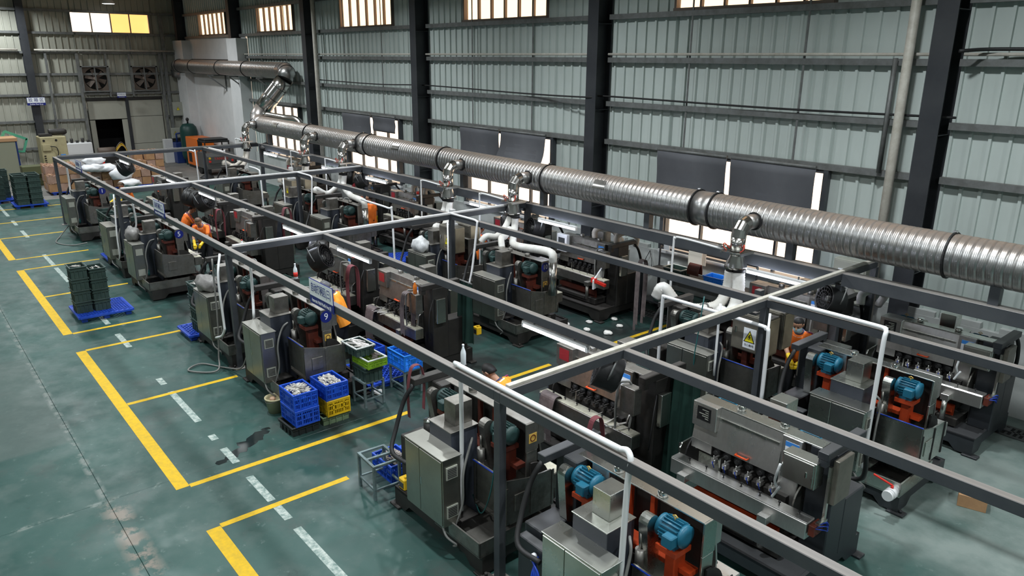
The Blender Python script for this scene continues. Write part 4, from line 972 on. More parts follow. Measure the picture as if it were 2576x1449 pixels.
    sm = MB().lathe([(.02, 0), (.02, .4), (.055, .45), (.055, .8), (.03, .85), (.03, 1)], (0, -.02, 0), (0, .10, 0), 14).mesh('spindle', ['rubber'])
    cl = MB().box(-.030, .030, -.04, .04, -.03, .04, 0, .006).box(-.012, .012, -.10, .06, .04, .055).cyl((0, .02, .04), (0, .02, .09), .008, n=6).mesh('clamp', ['steel' if new else 'dark_grime'])
    MB().box(-.36, .60, .14, .16, 1.03, 1.18).build('spindle_plate', 'black', t)
    for i in range(6):
        put(sm, 'spindle', t, (.51 - i*.155, .16, 1.10)); put(cl, 'clamp', t, (.47 - i*.160, .32, 1.02))
    if new:
        for i in range(6): MB().tube(bez([(.47 - i*.16, .35, 1.01), (.45 - i*.16, .40, 1.05), (.43 - i*.16, .38, .97)], 4), .006, 5).build('air_tube', 'blue_tube', t)
    cg = [(.06, .62)] + [(.06 + .28*math.sin(PI/2*q/8), .92 + .26*math.cos(PI/2*q/8)) for q in range(9)] + [(.34, .70)]
    MB().prism(cg, 0, .88, .90).build('side_guard', 'dark_grime' if not new else 'black', t)
    MB().prism(cg, 0, -.62, -.60).build('side_guard', 'steel_grimy', t)
    MB().box(-.50, .66, .35, .45, .50, .60).box(-.50, .66, .35, .38, .40, .50).build('slide_rail', red, t)
    for x in (-.42, .72):
        MB().box(x-.06, x+.06, .55, .65, .74, .84, 0, .004).build('cylinder_cap', hood, t)
        MB().cyl((x, .60, .42), (x, .60, .74), .04, n=10).build('air_cylinder', 'steel_satin' if new else 'steel_grimy', t)
    MB().box(-.60, .80, .0, .5, .30, .42).box(-.3, .6, .40, .55, .38, .44).build('bed', 'dark_grime', t)
    # operator box on the arm
    if new:
        MB().box(-.90, -.50, .31, .50, 1.34, 1.66, 0, .006).build('control_box', 'steel_satin', t)
        MB().box(-.88, -.52, .50, .512, 1.36, 1.64, 0, .004).build('control_door', 'steel_satin', t)
        MB().box(-.81, -.79, .512, .525, 1.46, 1.53, 0, .004).build('door_handle', 'chrome', t)
        MB().tube(bez([(-.50, .52, 1.5), (-.48, .56, 1.3), (-.50, .52, 1.18), (-.48, .58, 1.10), (-.54, .54, 1.24)], 6), .016, 6).build('wrapped_cable', 'bag_white', t)
        MB().box(-1.05, -.985, -.04, .30, 1.14, 1.68, 0, .006).build('side_box', 'ebox', t)
        MB().box(-.99, -.96, .30, .34, .90, 1.60).box(-1.0, -.95, .28, .46, .92, .95).build('side_rail', 'steel_satin', t)
        MB().box(-.98, -.91, .32, .52, .80, .93, 0, .004).build('valve_block', 'rust_red', t)
        for k in range(3): MB().tube(bez([(-.96, .44 + k*.03, .9), (-1.05, .40 + k*.02, .98 - k*.04), (-1.01, .26, .86 - k*.03), (-.93, .20, .9)], 5), .007, 5).build('air_tube', 'blue_tube', t)
    else:
        MB().box(-.86, -.60, .34, .49, 1.22, 1.60, 0, .006).build('control_box', 'steel_grimy', t)
        MB().box(-.60, -.592, .36, .47, 1.26, 1.56).build('control_face', 'black', t)
        MB().cyl((-.592, .42, 1.36), (-.57, .42, 1.36), .026, n=10).cyl((-.592, .42, 1.46), (-.575, .42, 1.46), .016, n=8).build('stop_button', 'chrome', t)
        MB().cyl((-.592, .42, 1.51), (-.58, .42, 1.51), .012, n=8).build('run_light', 'led_green', t)
        MB().tube(bez([(-.58, .52, .8), (-.58, .54, 1.3), (-.60, .52, 1.6), (-.66, .48, 1.66), (-.70, .38, 1.6), (-.70, .34, 1.2), (-.66, .38, .7)], 6), .017, 6).build('cable_loop', 'hose_grey', t)
        MB().box(-1.06, -.985, -.04, .16, 1.02, 1.50, 0, .006).build('side_box', 'steel_satin', t)
        MB().tube(bez([(-1.0, .2, 1.5), (-1.06, .32, 1.3), (-1.06, .35, 1.0), (-.98, .28, .7)], 5), .010, 5).build('cable_loop', 'rubber', t)
    return t
P_NEW = machine(True); P_OLD = machine(False)

def number_disc(parent, n, yl=.09, zl=1.575):
    d = MB().cyl((.876, yl, zl), (.882, yl, zl), .105, n=24).build('number_disc', 'sign_blue', parent)
    text(str(n), .17 if n < 10 else .145, 'sign_text', parent, (.8835, yl, zl), (0, 1, 0), (0, 0, 1), 0.95, 'number')
def warning_disc(parent, z=1.60):
    MB().box(.876, .879, .04, .16, z-.06, z+.06).build('warning_sticker', 'sticker_yellow', parent)
    MB().ring((.881, .10, z), (1, 0, 0), .045, .033, .003, 16).build('warning_mark', 'rust_red', parent)

XA = [4.15, 6.67, 11.98, 14.58, 19.93, 22.53, 27.9]
LAB = {
 'A': ['new bright machine at the bottom edge, blue motors and pale steel cabinet facing the aisle', 'dark old machine behind the nearest front post, seen from its cabinet side',
       'old machine numbered 9 with grey cabinet facing the aisle', 'old machine with a dark tarp bundle on its aisle cabinet', 'old machine numbered 5 with bagged cabinet facing the aisle',
       'old machine beside the tall dark crate stack on the aisle', 'farthest aisle machine, numbered 1'],
 'B': ['new machine with long shiny bench and black name plate, middle of the front', 'old machine with worn cream bench beneath the nearest black drum fan', 'old machine with handles on its bench behind number 9, red window plate',
       'old machine lit white under the drum fans', 'old machine whose bench the two stooping orange workers face', 'old machine in the second row by the maroon belt, past the stooping workers', 'old machine in the second row beside the cardboard boxes'],
 'C': ['new machine with blue motors and white drain valve, right of centre', 'dark old machine behind the hazard-plated switch box', 'old machine numbered 10 with upright silver pipe', 'old machine left of number 10, behind the second switch boxes',
       'old machine in the third row before the smoking worker', 'old machine in the third row under the third switch boxes', 'farthest machine of the third row, before the dark sweeper'],
 'D': ['new machine by the wall at the right frame edge, six spindles showing', 'wall-side machine beside the black fan, white ribbed hoses on top', 'wall-side machine with white screen box and open red front behind number 10', 'wall-side machine with red window plate under the glaring tube light',
       'wall-side machine with a red capped bottle standing by it', 'wall-side machine beside the silver branch duct at the third cross beam', 'farthest wall-side machine under the brown hoses'],
}
ROW = {'A': (-5.20, True), 'B': (-7.565, False), 'C': (-10.25, True), 'D': (-12.66, False)}
DX = {'A': .11, 'B': .06, 'C': .11, 'D': .06}
MACH = {}
FAR_SKIP = ('foot', 'lettering', 'air_tube', 'clamp_knob', 'lifting_eye', 'vent_slats', 'tank_rib', 'edge_seal', 'warning_mark')
REAR_SKIP = ('clamp_knob', 'hood_handle', 'hinge', 'sticker', 'sticker_band', 'stop_button', 'run_light')
FRONT_SKIP = ('vent', 'vent_slats', 'door_handle', 'pump', 'tray_cover', 'cabinet_bracket', 'lifting_eye')
used = {}
for r, (y, rev) in ROW.items():
    for i, x in enumerate(XA):
        new = (i == 0)
        skip = FAR_SKIP if i >= 4 else ()
        if r in 'BD' and i: skip = tuple(skip) + FRONT_SKIP
        if r in 'AC' and i: skip = tuple(skip) + REAR_SKIP
        if r == 'D' and i == 3: pass
        o = copy_tree(P_NEW if new else P_OLD, None, skip)
        o.location = (x + DX[r], y, 0); o.rotation_euler = (0, 0, PI if rev else 0)
        o['label'] = LAB[r][i]; MACH[r, i] = o
def kill_tree(o):
    for ch in list(o.children): kill_tree(ch)
    bpy.data.objects.remove(o)
kill_tree(P_NEW); kill_tree(P_OLD)
number_disc(MACH['A', 2], 9); number_disc(MACH['A', 4], 5); number_disc(MACH['A', 6], 1); number_disc(MACH['C', 2], 10)
warning_disc(MACH['A', 1], 1.50); warning_disc(MACH['C', 2], 1.20); warning_disc(MACH['A', 2], 1.20)
# drain valve of the new machine in the third row
v = MACH['C', 0]
MB().cyl((.90, -.78, .36), (.90, -.98, .36), .062, n=16).cyl((.90, -.84, .36), (.90, -.92, .36), .078, n=16).cyl((.90, -.96, .36), (.90, -1.0, .36), .078, .07, n=16).build('drain_valve', 'pvc', v)
MB().cyl((.90, -.88, .42), (.90, -.88, .47), .02, n=8).beam((.90, -.88, .475), (.66, -.92, .55), .03, .014).build('valve_handle', 'red', v)
for r_, i_ in (('A', 0), ('C', 0)):
    v = MACH[r_, i_]
    for k in range(5): MB().tube(bez([(-.60, -.74 - .02*k, .85), (-.56 + .03*k, -.86, .7), (-.50, -.90, .5 - .05*k), (-.44 + .02*k, -.86, .35)], 6), .012, 6).build('air_tube', 'blue_tube', v)
    for z in (.55, .86): MB().cyl((-.62, -.76, z), (-.62, -.82, z), .035, n=12).build('gauge', 'sticker_white', v)
    MB().box(-.92, -.50, -.74, -.62, .30, .95, 0, .01).build('air_panel', 'dark_paint', v)
# screen box of the open wall-side machine
v = MACH['D', 2]
MB().box(.52, .86, .29, .40, 1.32, 1.74, 0, .01).build('screen_box', 'white_paint', v); MB().box(.58, .80, .40, .405, 1.42, 1.66).build('screen', 'screen_dark', v)
MB().add([(-.64, .30, .78), (-.64, .62, .70), (-.64, .62, .92), (-.64, .30, 1.22), (-.60, .30, .78), (-.60, .62, .70), (-.60, .62, .92), (-.60, .30, 1.22)], [(0,1,2,3), (7,6,5,4), (0,4,5,1), (1,5,6,2), (2,6,7,3), (3,7,4,0)]).build('open_guard', 'white_paint', v)
MB().box(-.66, -.52, .50, .60, .84, .96, 0, .01).beam((-.95, .56, .86), (-.6, .56, .90), .06, .06).build('clamp_arm', 'red', v)

# ------------------------------------------------------------------ people
def remeshed(mb, name, m, voxel, smooth=4):
    me = mb.mesh(name, [m]); ob = bpy.data.objects.new(name, me); COL.objects.link(ob)
    r = ob.modifiers.new('r', 'REMESH'); r.mode = 'VOXEL'; r.voxel_size = voxel
    s = ob.modifiers.new('s', 'SMOOTH'); s.iterations = smooth; s.factor = 0.5
    dg = bpy.context.evaluated_depsgraph_get(); out = bpy.data.meshes.new_from_object(ob.evaluated_get(dg))
    out.name = name; out.materials.clear(); out.materials.append(MATS[m]); out.polygons.foreach_set('use_smooth', [True]*len(out.polygons))
    bpy.data.objects.remove(ob); return out
def limb(mb, p, q, r1, r2, n=10):
    p = Vector(p); q = Vector(q); d = (q-p); L_ = max(d.length, 1e-5); prof = []
    for k in range(1, 4): a = PI/2*k/4; prof.append((r1*math.sin(a), -r1*math.cos(a)/L_))
    prof += [(r1, 0), ((r1+r2)/2*1.02, 0.5), (r2, 1)]
    for k in range(1, 4): a = PI/2*k/4; prof.append((r2*math.cos(a), 1 + r2*math.sin(a)/L_))
    mb.lathe(prof, p, q, n)
def ik(s, e, l1, l2, hint):
    s = Vector(s); e = Vector(e); d = e - s; L_ = min(d.length, (l1+l2)*0.995); dn = d.normalized(); e = s + dn*L_
    a = (l1*l1 - l2*l2 + L_*L_)/(2*L_); h = math.sqrt(max(0, l1*l1 - a*a)); hv = Vector(hint); hv = (hv - dn*hv.dot(dn)).normalized()
    return s + dn*a + hv*h, e
def person(loc, yaw, label, lean=0.2, head=0.3, hl=(0.42, 0.18, 0.98), hr=(0.42, -0.18, 0.98), shirt='shirt', hair='hair', gloves=True, mask=False, trousers='trousers', turn=0.0, scale=1.0, cig=False):
    """Local frame: facing +x, z up; hl/hr are the hand targets."""
    hip = Vector((0, 0, 0.90)); up = Vector((math.sin(lean), 0, math.cos(lean))); fw = Vector((math.cos(lean), 0, -math.sin(lean)))
    hip = hip - Vector((0.10*math.sin(lean), 0, 0))
    chest = hip + up*0.34; neck = hip + up*0.53; side = Vector((0, 1, 0))
    hu = Vector((math.sin(lean*0.55+head), 0, math.cos(lean*0.55+head))); hf = Vector((math.cos(lean*0.55+head), 0, -math.sin(lean*0.55+head)))
    hf = (hf*math.cos(turn) + side*math.sin(turn)).normalized(); hs = hu.cross(hf).normalized()
    hc = neck + hu*0.185 + hf*0.025
    sh = [neck - up*0.075 + side*s*0.185 for s in (1, -1)]
    body = MB(); bl = MB(); tr = MB(); fingers = [MB(), MB()]; joints = []
    for i, (s, tgt) in enumerate(((1, hl), (-1, hr))):
        el, ha = ik(sh[i], tgt, 0.29, 0.255, (-0.5, s*0.75, -0.6)); joints.append((el, ha))
        limb(body, sh[i], el, 0.050, 0.040); limb(body, el, ha, 0.041, 0.028)
        limb(bl, sh[i], sh[i].lerp(el, 0.62), 0.068, 0.066)
        d = (ha - el).normalized(); ax = Vector((0, 0, 1)) if abs(d.z) < 0.8 else Vector((1, 0, 0)); w = d.cross(ax).normalized(); nn = w.cross(d).normalized()
        hb = fingers[i] if gloves else body; g = 1.25 if gloves else 1.0
        k = 0.10
        limb(hb, ha - d*0.01, ha + d*0.075, 0.030*g, 0.034*g)
        limb(hb, ha + d*0.05 + w*0.018, ha + d*0.075 - w*0.020, 0.026*g, 0.024*g)
        for f, (o, l) in enumerate(((0.030, 0.066), (0.010, 0.078), (-0.011, 0.072), (-0.031, 0.055))):
            b = ha + d*0.085 + w*o; c = b + d*l*0.6 - nn*0.012; e = c + d*l*0.35 - nn*0.030
            limb(hb, b, c, 0.0095*g, 0.0088*g, 6); limb(hb, c, e, 0.0088*g, 0.0075*g, 6)
        th = ha + d*0.03 + w*s*0.03; limb(hb, th, th + d*0.045 + w*s*0.022 - nn*0.012, 0.012*g, 0.010*g, 6); limb(hb, th + d*0.045 + w*s*0.022 - nn*0.012, th + d*0.075 + w*s*0.012 - nn*0.028, 0.010*g, 0.008*g, 6)
        if gloves: limb(hb, ha - d*0.12, ha, 0.044, 0.034)
    # torso, neck, head
    for mb, e in ((body, 0.0), (bl, 0.022)):
        for s in (1, -1):
            limb(mb, hip + side*s*0.07 + up*(0.02 if e else 0), chest + side*s*0.085, 0.098+e, 0.105+e, 12); limb(mb, chest + side*s*0.085, neck - up*0.07 + side*s*0.11, 0.105+e, 0.062+e, 12)
        limb(mb, hip + up*0.05, neck - up*0.10, 0.110+e, 0.105+e, 12)
    for s in (1, -1): limb(bl, hip + side*s*0.075 - up*0.22, hip + side*s*0.075 + up*0.06, 0.134, 0.122, 12)
    limb(body, neck - up*0.06, hc - hu*0.05, 0.058, 0.052, 12)
    def HB(a, b, c, r, q=None, r2=None):
        p = hc + hf*a + hs*b + hu*c
        if q is None: limb(body, p, p + hu*0.001, r, r, 12)
        else: limb(body, p, hc + hf*q[0] + hs*q[1] + hu*q[2], r, r2, 12)
    HB(-0.012, 0, 0.015, 0.088, (0.0, 0, 0.035), 0.086); HB(0.018, 0, -0.03, 0.070, (0.040, 0, -0.085), 0.042); HB(0.03, 0.022, -0.02, 0.052); HB(0.03, -0.022, -0.02, 0.052)
    HB(0.088, 0, 0.005, 0.010, (0.106, 0, -0.030), 0.016)
    for s in (1, -1): HB(-0.010, s*0.086, 0.012, 0.016, (-0.016, s*0.084, -0.022), 0.013)
    # legs
    feet = []
    for s in (1, -1):
        ft = Vector((0.02 + 0.10*(s if s > 0 else -0.6)*0.6, s*0.13, 0.07)); hp = hip + side*s*0.085; kn = hp.lerp(ft, 0.52) + Vector((0.03, 0, 0))
        limb(body, hp, kn, 0.078, 0.052); limb(body, kn, ft, 0.054, 0.036); limb(body, ft, ft + Vector((0.14, 0, -0.035)), 0.035, 0.028)
        limb(tr, hp + up*0.02, kn, 0.108, 0.078, 12); limb(tr, kn, ft + Vector((0, 0, 0.0)), 0.078, 0.062, 12); feet.append(ft)
    limb(tr, hip + side*0.07, hip - side*0.07, 0.118, 0.118, 12)
    me = remeshed(body, 'person', 'skin', 0.011, 3)
    o = bpy.data.objects.new('person', me); COL.objects.link(o); o.location = loc; o.rotation_euler = (0, 0, yaw); o.scale = (scale,)*3
    tag(o, label, 'person', None)
    def ch(mesh, name): c = bpy.data.objects.new(name, mesh); COL.objects.link(c); c.parent = o; return c
    sm_ = remeshed(bl, 'shirt', shirt, 0.013, 3); bm = bmesh.new(); bm.from_mesh(sm_)
    bmesh.ops.bisect_plane(bm, geom=bm.verts[:] + bm.edges[:] + bm.faces[:], plane_co=hip - up*0.13, plane_no=up, clear_inner=True); bm.to_mesh(sm_); bm.free()
    ch(sm_, 'shirt'); ch(remeshed(tr, 'trousers', trousers, 0.016, 3), 'trousers')
    for i in (0, 1):
        if gloves: ch(remeshed(fingers[i], 'glove', 'glove', 0.006, 2), 'glove')
        s = MB(); f = feet[i]; limb(s, f + Vector((-0.03, 0, -0.025)), f + Vector((0.16, 0, -0.035)), 0.046, 0.036); ch(remeshed(s, 'shoe', 'shoe', 0.012, 2), 'shoe')
    col = MB(); col.ring(neck - up*0.015 + fw*0.012, tuple(up*0.7 + fw*0.2), 0.084, 0.058, 0.05, 18); col.build('collar', 'collar', o)
    col = MB(); col.ring(neck - up*0.042 + fw*0.012, tuple(up*0.7 + fw*0.2), 0.108, 0.070, 0.022, 18); col.build('collar_band', 'collar_white', o)
    for i in (0, 1):   # shoulder piping
        a = neck - up*0.04 + side*(0.10 if i == 0 else -0.10) + Vector((0, 0, 0.04)); b = sh[i] + Vector((0, 0, 0.075)) + side*(0.02 if i == 0 else -0.02); e = sh[i].lerp(joints[i][0], 0.62) + side*(0.068 if i == 0 else -0.068)
        MB().tube(bez([a, b, b.lerp(e, 0.5) + side*(0.025 if i == 0 else -0.025) + Vector((0, 0, 0.02)), e], 5), 0.012, 6).build('piping', 'piping', o)
    h = MB(); hh = hc - hf*0.022 + hu*0.028
    cap = []; n = 16
    for k in range(8):
        a = PI*0.62*k/7; rr = 0.101*math.sin(a)*(1 - .10*(k/7)**2); z = 0.101*math.cos(a)
        cap.append([hh + hu*(z + 0.012) + (hf*math.cos(2*PI*j/n)*1.04 + hs*math.sin(2*PI*j/n)*0.96)*max(rr, 0.003) - hu*(0.035*(1 - math.cos(2*PI*j/n))*(k/7)) for j in range(n)])
    h.rings(cap, 0, True, True, True); h.build('hair', hair, o)
    for s in (1, -1):
        p = hc + hf*0.078 + hs*s*0.032 + hu*0.006; MB().ball(tuple(p), 0.010, 0.010, 0.008, 0, 8, 5).build('eye', 'eye', o)
        MB().tube([p + hf*0.008 + hs*0.018 + hu*0.018, p + hf*0.010 + hu*0.022, p + hf*0.008 - hs*0.018 + hu*0.018], 0.004, 5).build('eyebrow', hair, o)
    MB().tube([hc + hf*0.080 + hs*0.022 - hu*0.062, hc + hf*0.086 - hu*0.060, hc + hf*0.080 - hs*0.022 - hu*0.062], 0.006, 6).build('mouth', 'lip', o)
    if mask:
        mk = MB(); rs = []
        for k in range(6):
            z = -0.010 - 0.022*k; rs.append([hc + hf*((0.098 + 0.018*math.sin(PI*k/5)) * math.cos(a) ) + hs*(0.086*math.sin(a)) + hu*z for a in [(-1.15 + 2.3*j/8) for j in range(9)]])
        vs = [v for r in rs for v in r]; mk.add(vs, [(i*9+j, i*9+j+1, i*9+j+10, i*9+j+9) for i in range(5) for j in range(8)], 0, True); mk.build('face_mask', 'mask_blue', o)
    if cig: MB().cyl(tuple(hc + hf*0.09 - hu*0.06), tuple(hc + hf*0.16 - hu*0.075), 0.004, n=6).build('cigarette', 'sticker_white', o)
    return o
person((22.6, -6.42, 0), -1.75, 'person in orange shirt, back to the aisle, dark head bowed to the second row', 0.35, 0.45, (0.45, 0.15, 0.98), (0.5, -0.15, 0.95), 'shirt', 'hair', False)
person((20.95, -6.45, 0), 2.45, 'person in orange shirt stooping with yellow gloves under the front beam, brownish hair', 0.42, 0.55, (0.52, 0.12, 0.95), (0.48, -0.10, 0.92), 'shirt', 'hair_brown', True)
person((28.3, -6.35, 0), 1.9, 'person with yellow gloves, head hidden by the front beam near the white sacks', 0.30, 0.5, (0.55, 0.22, 1.0), (0.50, -0.26, 1.0), 'shirt', 'hair_brown', True)
person((14.55, -6.35, 0), 2.3, 'person bent far over with only the orange back showing above the front beam', 1.05, 0.7, (0.62, 0.15, 0.75), (0.62, -0.15, 0.75), 'shirt_amber', 'hair', False)
person((12.75, -6.34, 0), 0.75, 'person in orange shirt with greying hair, leaning to the bench behind the area sign', 0.36, 0.5, (0.60, 0.16, 0.98), (0.55, -0.18, 0.98), 'shirt_amber', 'hair_grey', False)
person((20.6, -11.48, 0), 0.3, 'person in orange shirt standing with a cigarette, yellow glove hanging down', 0.04, -0.02, (0.16, 0.30, 0.86), (0.10, -0.34, 0.84), 'shirt', 'hair', True, cig=True, turn=0.35)
person((7.50, -6.34, 0), 0.40, 'person in amber shirt stooping beneath the nearest front post, dark hair seen from behind', 0.60, 0.5, (0.60, 0.15, 0.86), (0.58, -0.16, 0.86), 'shirt_amber', 'hair', False)
person((5.95, -11.42, 0), 1.75, 'person in orange shirt with pale blue mask and yellow gloves, looking down', 0.16, 0.42, (0.34, 0.16, 0.98), (0.36, 0.00, 0.98), 'shirt', 'hair', True, mask=True)
person((15.2, -11.46, 0), -1.4, 'person in orange and white at the bright wall bench behind the second switch boxes', 0.40, 0.4, (0.5, 0.15, 0.95), (0.5, -0.15, 0.95), 'shirt', 'hair', False)

# ------------------------------------------------------------------ crates, pallets, stools
def lattice_crate(lx, ly, h, m, rim=None, solid_mid=True):
    """open plastic crate with slotted walls, origin at the middle of its underside"""
    b = MB(); t = 0.012; X, Y_ = lx/2, ly/2; ins = 0.012
    b.box(-X+ins, X-ins, -Y_+ins, Y_-ins, 0, 0.012)
    for (axis, L_, w) in ((0, lx, Y_), (1, ly, X)):
        for s in (-1, 1):
            def bar(a0, a1, z0, z1, th=t):
                if axis == 0: b.box(a0, a1, s*w - th/2, s*w + th/2, z0, z1)
                else: b.box(s*w - th/2, s*w + th/2, a0, a1, z0, z1)
            bar(-L_/2, L_/2, 0, .03); bar(-L_/2, L_/2, h*.36, h*.36+.014, .018); bar(-L_/2, L_/2, h*.66, h*.66+.014, .018); bar(-L_/2, L_/2, h-.045, h-.012)
            n = int(L_/.030)
            for i in range(n+1):
                a = -L_/2 + L_*i/n
                bar(a-.004, a+.004, .03, h-.045)
            if solid_mid: bar(-L_*.13, L_*.13, h*.36, h*.66)
            for q in (-.5, -.25, .25, .5): bar(q*L_-.012, q*L_+.012, 0, h-.02, .018)
    me = b.mesh('crate', [m]); r = MB(); k = .014
    for (x0, x1, y0, y1) in ((-X-k, X+k, -Y_-k, -Y_+k), (-X-k, X+k, Y_-k, Y_+k), (-X-k, -X+k, -Y_+k, Y_-k), (X-k, X+k, -Y_+k, Y_-k)): r.box(x0, x1, y0, y1, h-.022, h, 0, .004)
    return me, r.mesh('rim', [rim or m])
def solid_crate(lx, ly, h, m, rim=None):
    b = MB(); t = .012; X, Y_ = lx/2, ly/2
    b.box(-X+.02, X-.02, -Y_+.02, Y_-.02, 0, .012)
    for (x0, x1, y0, y1) in ((-X+.01, X-.01, -Y_+.01, -Y_+.01+t), (-X+.01, X-.01, Y_-.01-t, Y_-.01), (-X+.01, -X+.01+t, -Y_+.02, Y_-.02), (X-.01-t, X-.01, -Y_+.02, Y_-.02)): b.box(x0, x1, y0, y1, 0, h-.01)
    for q in (-.25, 0.0, .25):
        for s in (-1, 1): b.box(q*lx-.008, q*lx+.008, s*Y_-.008, s*Y_+.008, 0, h*.75); b.box(s*X-.008, s*X+.008, q*ly-.008, q*ly+.008, 0, h*.75)
    for s in (-1, 1): b.box(-X, X, s*Y_-.01, s*Y_+.01, h*.68, h*.75); b.box(s*X-.01, s*X+.01, -Y_, Y_, h*.68, h*.75)
    r = MB(); k = .014
    for (x0, x1, y0, y1) in ((-X-k, X+k, -Y_-k, -Y_+k), (-X-k, X+k, Y_-k, Y_+k), (-X-k, -X+k, -Y_+k, Y_-k), (X-k, X+k, -Y_+k, Y_-k)): r.box(x0, x1, y0, y1, h-.025, h, 0, .005)
    return b.mesh('crate', [m]), r.mesh('rim', [rim or m])
CR = {}
def crate(kind, x, y, z, rz, label, group=None, name='crate'):
    me, rim = CR[kind]; t = thing('plastic_crate', label, 'crate', (x, y, z), rz, group)
    put(me, 'body', t); put(rim, 'rim', t); return t
CR['blue'] = lattice_crate(.52, .39, .275, 'crate_blue'); CR['yellow'] = lattice_crate(.52, .39, .275, 'crate_yellow'); CR['green'] = lattice_crate(.50, .36, .16, 'crate_green', 'rim_white', False)
CR['bright'] = lattice_crate(.56, .36, .30, 'crate_bright'); CR['dark'] = solid_crate(.48, .34, .27, 'crate_dark'); CR['darklow'] = solid_crate(.50, .36, .17, 'crate_dark', 'rim_white')
CR['black'] = solid_crate(.50, .47, .16, 'crate_black'); CR['sage'] = solid_crate(.50, .48, .15, 'crate_sage'); CR['cyan'] = solid_crate(.46, .34, .20, 'crate_bright'); CR['tote'] = solid_crate(.58, .42, .24, 'crate_dark')
crate('black', 10.64, -4.42, 0, 0.03, 'black low box on the floor carrying the two stacked blue crates')
crate('blue', 10.63, -4.45, .16, 0.02, 'blue lattice crate, lower one of the stack on the black box')
TOPA = crate('blue', 10.64, -4.45, .437, 0.0, 'blue lattice crate heaped with knife handle blanks, topmost on the black box')
crate('sage', 10.68, -4.98, 0, 0.0, 'sage green flat box under the yellow crate')
crate('yellow', 10.66, -5.02, .15, 0.0, 'yellow lattice crate under a full blue crate')
crate('blue', 10.68, -5.01, .427, 0.02, 'blue lattice crate of pale handle blanks on top of the yellow crate')
def stool(x, y, rz, lx, ly, h, label, group='welded steel stools', shelf=False, open_top=False):
    t = thing('steel_stool', label, 'stool', (x, y, 0), rz, group); X, Y_ = lx/2, ly/2; k = .018
    lm = MB().box(-k, k, -k, k, 0, h-.031).mesh('leg', ['stool_paint'])
    for sx in (-1, 1):
        for sy in (-1, 1): put(lm, 'leg', t, (sx*(X-k), sy*(Y_-k), 0))
    f = MB()
    for s in (-1, 1): f.box(-X, X, s*(Y_-k)-k, s*(Y_-k)+k, h-.03, h); f.box(s*(X-k)-k, s*(X-k)+k, -Y_+2*k, Y_-2*k, h-.03, h)
    f.box(-.02, .02, -Y_+2*k, Y_-2*k, h-.03, h); f.build('top_frame', 'stool_paint', t)
    s2 = MB()
    for s in (-1, 1): s2.box(-X, X, s*(Y_-k)-.012, s*(Y_-k)+.012, .14, .165); s2.box(s*(X-k)-.012, s*(X-k)+.012, -Y_+k, Y_-k, .142, .163)
    s2.build('stretcher', 'stool_paint', t)
    return t
stool(10.78, -5.79, 0.02, .42, .40, .47, 'steel stool carrying the stack of dark and green crates')
stool(10.82, -6.58, 0.0, .52, .38, .47, 'steel stool carrying the empty bright blue crate')
stool(8.23, -4.52, -0.06, .50, .42, .52, 'empty open steel stool in front of the nearest cabinet')
crate('dark', 10.80, -5.80, .47, 0.0, 'dark green box at the bottom of the stool stack'); 
crate('green', 10.74, -5.82, .74, 0.04, 'lime green low crate with white rim in the stool stack')
TOPB = crate('darklow', 10.98, -5.74, .90, 0.03, 'dark box with white rim of silver blanks, topmost on the stool stack')
crate('bright', 10.83, -6.58, .47, 0.0, 'empty bright blue crate sitting alone on a steel stool')
def pallet_mesh(lx, ly):
    b = MB(); X, Y_ = lx/2, ly/2; h = .14
    for s in (-1, 1): b.box(-X, X, s*Y_ - .03, s*Y_ + .03, h-.045, h); b.box(s*X - .03, s*X + .03, -Y_, Y_, h-.045, h)
    n = int((lx + ly)/.11)
    for d in (1, -1):      # diamond grid deck
        for i in range(n):
            c = -(X + Y_) + 2*(X + Y_)*(i + .5)/n; pts = []
            for (u, v) in (((-X), None), (X, None), (None, -Y_), (None, Y_)):
                if u is not None:
                    yy = (c - u)*d
                    if -Y_ <= yy <= Y_: pts.append((u, yy))
                else:
                    xx = c - v*d
                    if -X < xx < X: pts.append((xx, v))
            if len(pts) >= 2: b.beam((*pts[0], h-.012), (*pts[1], h-.012), .022, .024)
    for x in (-1, 0, 1):
        for y in (-1, 0, 1): b.box(x*(X-.09)-.07, x*(X-.09)+.07, y*(Y_-.09)-.06, y*(Y_-.09)+.06, 0, h-.04, 0, .01)
    return b.mesh('pallet', ['pallet_blue'])
PM = pallet_mesh(1.1, 1.1); PS = pallet_mesh(1.1, .80)
def pallet(x, y, label, me=None, z=0.0, rx=0.0, rz=0.0):
    o = bpy.data.objects.new('plastic_pallet', me or PM); COL.objects.link(o); o.location = (x, y, z); o.rotation_euler = (rx, 0, rz); return tag(o, label, 'pallet', 'blue plastic pallets')
pallet(11.65, -6.38, 'blue pallet on the floor behind the stools and crates', PS)
pallet(18.97, -3.30, 'blue pallet standing free in the yellow bay with two crate stacks')
pallet(8.30, -5.42, 'blue pallet poking out behind the open stool', PS)
pallet(18.55, -11.35, 'blue pallet lying in the wall-side aisle near the smoking worker', PM, 0.0, 0.10)
pallet(16.1, -4.85, 'blue pallet under the crates left of the second front post', PS, 0, 0, PI/2)
pallet(23.95, -4.90, 'dark blue pallet under the tall crate stack by the third front post', PS)
pallet(35.2, -4.2, 'blue pallet under dark crates, nearest on the far left')
pallet(36.9, -3.3, 'blue pallet under dark crates at the left frame edge')
pallet(37.8, -5.9, 'blue pallet under cardboard boxes before the cream press')
pallet(37.6, -7.5, 'blue pallet under the boxes and white sacks'); pallet(37.7, -9.2, 'blue pallet under boxes right of the white sacks'); pallet(40.8, -10.2, 'blue pallet under the farthest pale boxes')
